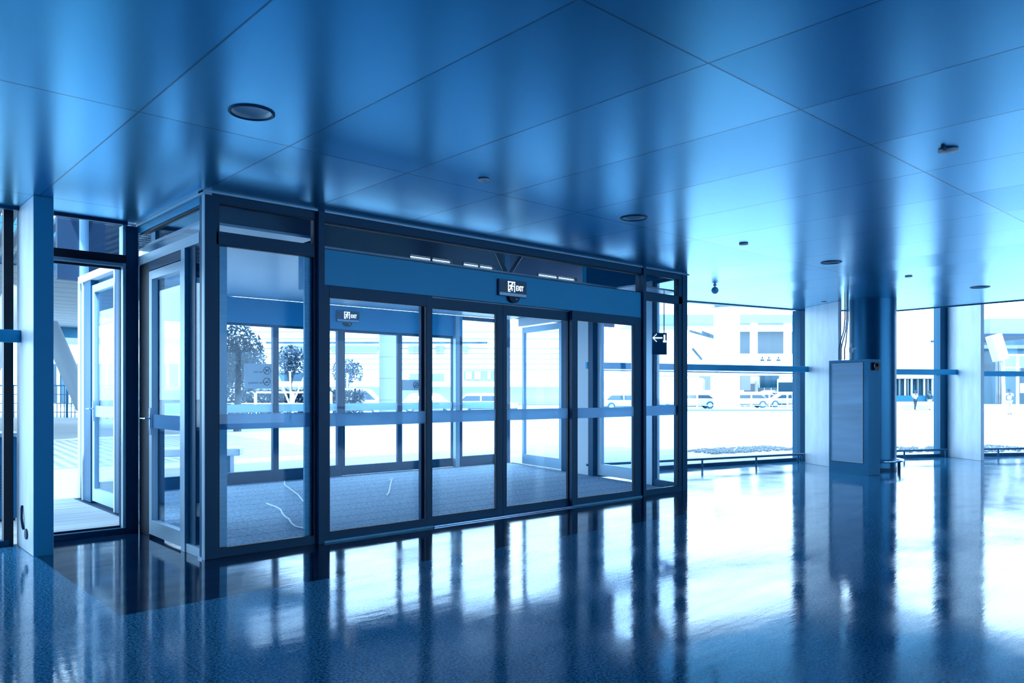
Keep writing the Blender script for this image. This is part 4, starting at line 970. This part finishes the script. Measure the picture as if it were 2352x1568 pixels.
# ---------------- people
def person(loc, rz, h, label, shirt='clothlight', legs='clothdark', arms='down', walk=.12):
    t = thing('person', label, 'person', loc, rz, 'people outside')
    k = h/1.75
    J = {'pel': (0, 0, .95), 'wst': (0, 0, 1.10), 'ch': (0, 0, 1.32), 'nk': (0, 0, 1.47), 'nt': (0, -.01, 1.55), 'hd': (0, -.02, 1.64), 'tp': (0, -.01, 1.72),
         'ls': (-.17, 0, 1.42), 'rs': (.17, 0, 1.42), 'lh': (-.09, 0, .90), 'rh': (.09, 0, .90),
         'lk': (-.10, -walk, .50), 'rk': (.10, walk*.5, .50), 'la': (-.10, -walk*.8, .09), 'ra': (.10, walk*1.6, .10), 'lt': (-.11, -walk*.8-.16, .03), 'rt': (.11, walk*1.6-.16, .04)}
    if arms == 'down': J.update(le=(-.24, .03, 1.15), re=(.24, .03, 1.15), lw=(-.25, -.06, .90), rw=(.25, -.06, .90), lf=(-.25, -.08, .80), rf=(.25, -.08, .80))
    else: J.update(le=(-.30, -.12, 1.25), re=(.30, -.12, 1.25), lw=(-.16, -.30, 1.38), rw=(.16, -.30, 1.38), lf=(-.10, -.34, 1.44), rf=(.10, -.34, 1.44))
    R = dict(pel=.13, wst=.12, ch=.14, nk=.06, nt=.055, hd=.10, tp=.07, ls=.07, rs=.07, lh=.095, rh=.095, lk=.062, rk=.062, la=.042, ra=.042, lt=.035, rt=.035, le=.042, re=.042, lw=.03, rw=.03, lf=.035, rf=.035)
    E_ = [('pel', 'wst'), ('wst', 'ch'), ('ch', 'nk'), ('nk', 'nt'), ('nt', 'hd'), ('hd', 'tp'), ('ch', 'ls'), ('ch', 'rs'), ('ls', 'le'), ('rs', 're'), ('le', 'lw'), ('re', 'rw'), ('lw', 'lf'), ('rw', 'rf'), ('pel', 'lh'), ('pel', 'rh'), ('lh', 'lk'), ('rh', 'rk'), ('lk', 'la'), ('rk', 'ra'), ('la', 'lt'), ('ra', 'rt')]
    def skin(name, keys, edges, m, g=0, root='pel'):
        ks = [q for q in R if q in keys]; ix = {q: i for i, q in enumerate(ks)}
        me = bpy.data.meshes.new(name); me.from_pydata([tuple(c*k for c in J[q]) for q in ks], [(ix[a], ix[b]) for a, b in edges if a in ix and b in ix], []); me.materials.append(M[m])
        o = bpy.data.objects.new(name, me); C.objects.link(o); o.parent = t
        sk_ = o.modifiers.new('skin', 'SKIN'); sk_.use_smooth_shade = True
        for q in ks:
            v = me.skin_vertices[0].data[ix[q]]; v.radius = ((R[q]+g)*k, (R[q]*.8+g)*k); v.use_root = (q == root)
        sb = o.modifiers.new('sub', 'SUBSURF'); sb.levels = 1; sb.render_levels = 1
        return o
    skin('body', set(R), E_, 'skin')
    skin('shirt', {'pel', 'wst', 'ch', 'ls', 'rs', 'le', 're'}, E_, shirt, .018)
    skin('trousers', {'pel', 'lh', 'rh', 'lk', 'rk', 'la', 'ra'}, E_, legs, .02)
    MB().lathe([(.0, .135), (.05, .125), (.09, .08), (.105, .02), (.10, -.02), (.06, -.03)], (0, .015*k, 1.645*k), 14).build('hair', 'clothdark', t, smooth=True)
    return t
q = at0(2318, 66*.78); person(q, RZ, 1.72, 'person in white clothes with both arms raised to the face, at the right edge outside', 'clothlight', 'clothlight', 'up', .03)
q = at0(2102, 64); person(q, RZ+.2, 1.65, 'person in a white shirt walking before the dark shopfront right of the column', 'clothlight', 'clothdark')
q = at0(2135, 65.0); person(q, RZ, 1.6, 'person in dark clothes with a pale bag standing left of the blue mullion', 'clothdark', 'clothlight')
zdk = EYE-(852-HZ)*93/F
for u, lab in ((1751, 'left of two people close together leaning on the upper deck'), (1766, 'right of two people close together leaning on the upper deck'), (1788, 'person alone on the upper deck across the road')):
    q = at0(u, 93); q.z = zdk; person(q, RZ+math.pi, 1.7, lab, 'clothdark', 'clothdark', 'down', .02)

# ---------------- bins and bench by the left glass
t = thing('litter_bin', 'perforated sheet metal litter bin outside the left edge pane', 'bin', tuple(gnd(-25, 1200)), .0)
MB().box(-.4, .28, 0, .4, .02, .98).build('body', 'bin', t, bevel=.02)
m = MB()
for i in range(7):
    for j in range(12): m.tube([(.0+i*.035, -.002, .25+j*.035), (.0+i*.035, .003, .25+j*.035)], .009, 8)
m.build('perforation', 'black', t, kind='stuff'); MB().box(-.42, .30, -.02, .42, .98, 1.03).build('lid', 'framelight', t, bevel=.01)
MB().box(-.38, .26, .02, .38, 0, .03).build('base', 'dark', t)
t = thing('plaza_bench', 'long white bench with dark legs outside the left side door', 'bench', tuple(at0(400, 13.2)), RZ+.2)
MB().box(-.9, 1.1, -.25, .25, .42, .55).build('seat', 'white', t, bevel=.02)
for x in (-.7, .9): MB().box(x-.04, x+.04, -.22, .22, 0, .42).build('leg', 'steelblue', t)
# road kerb
a, b = at0(300, 62), at0(1900, 62)
tag(MB().beam(a, b, 0, .3, 0, .14).build('kerb_stone', 'kerb'), 'long pale kerb along the road in front of the parked cars', 'kerb')
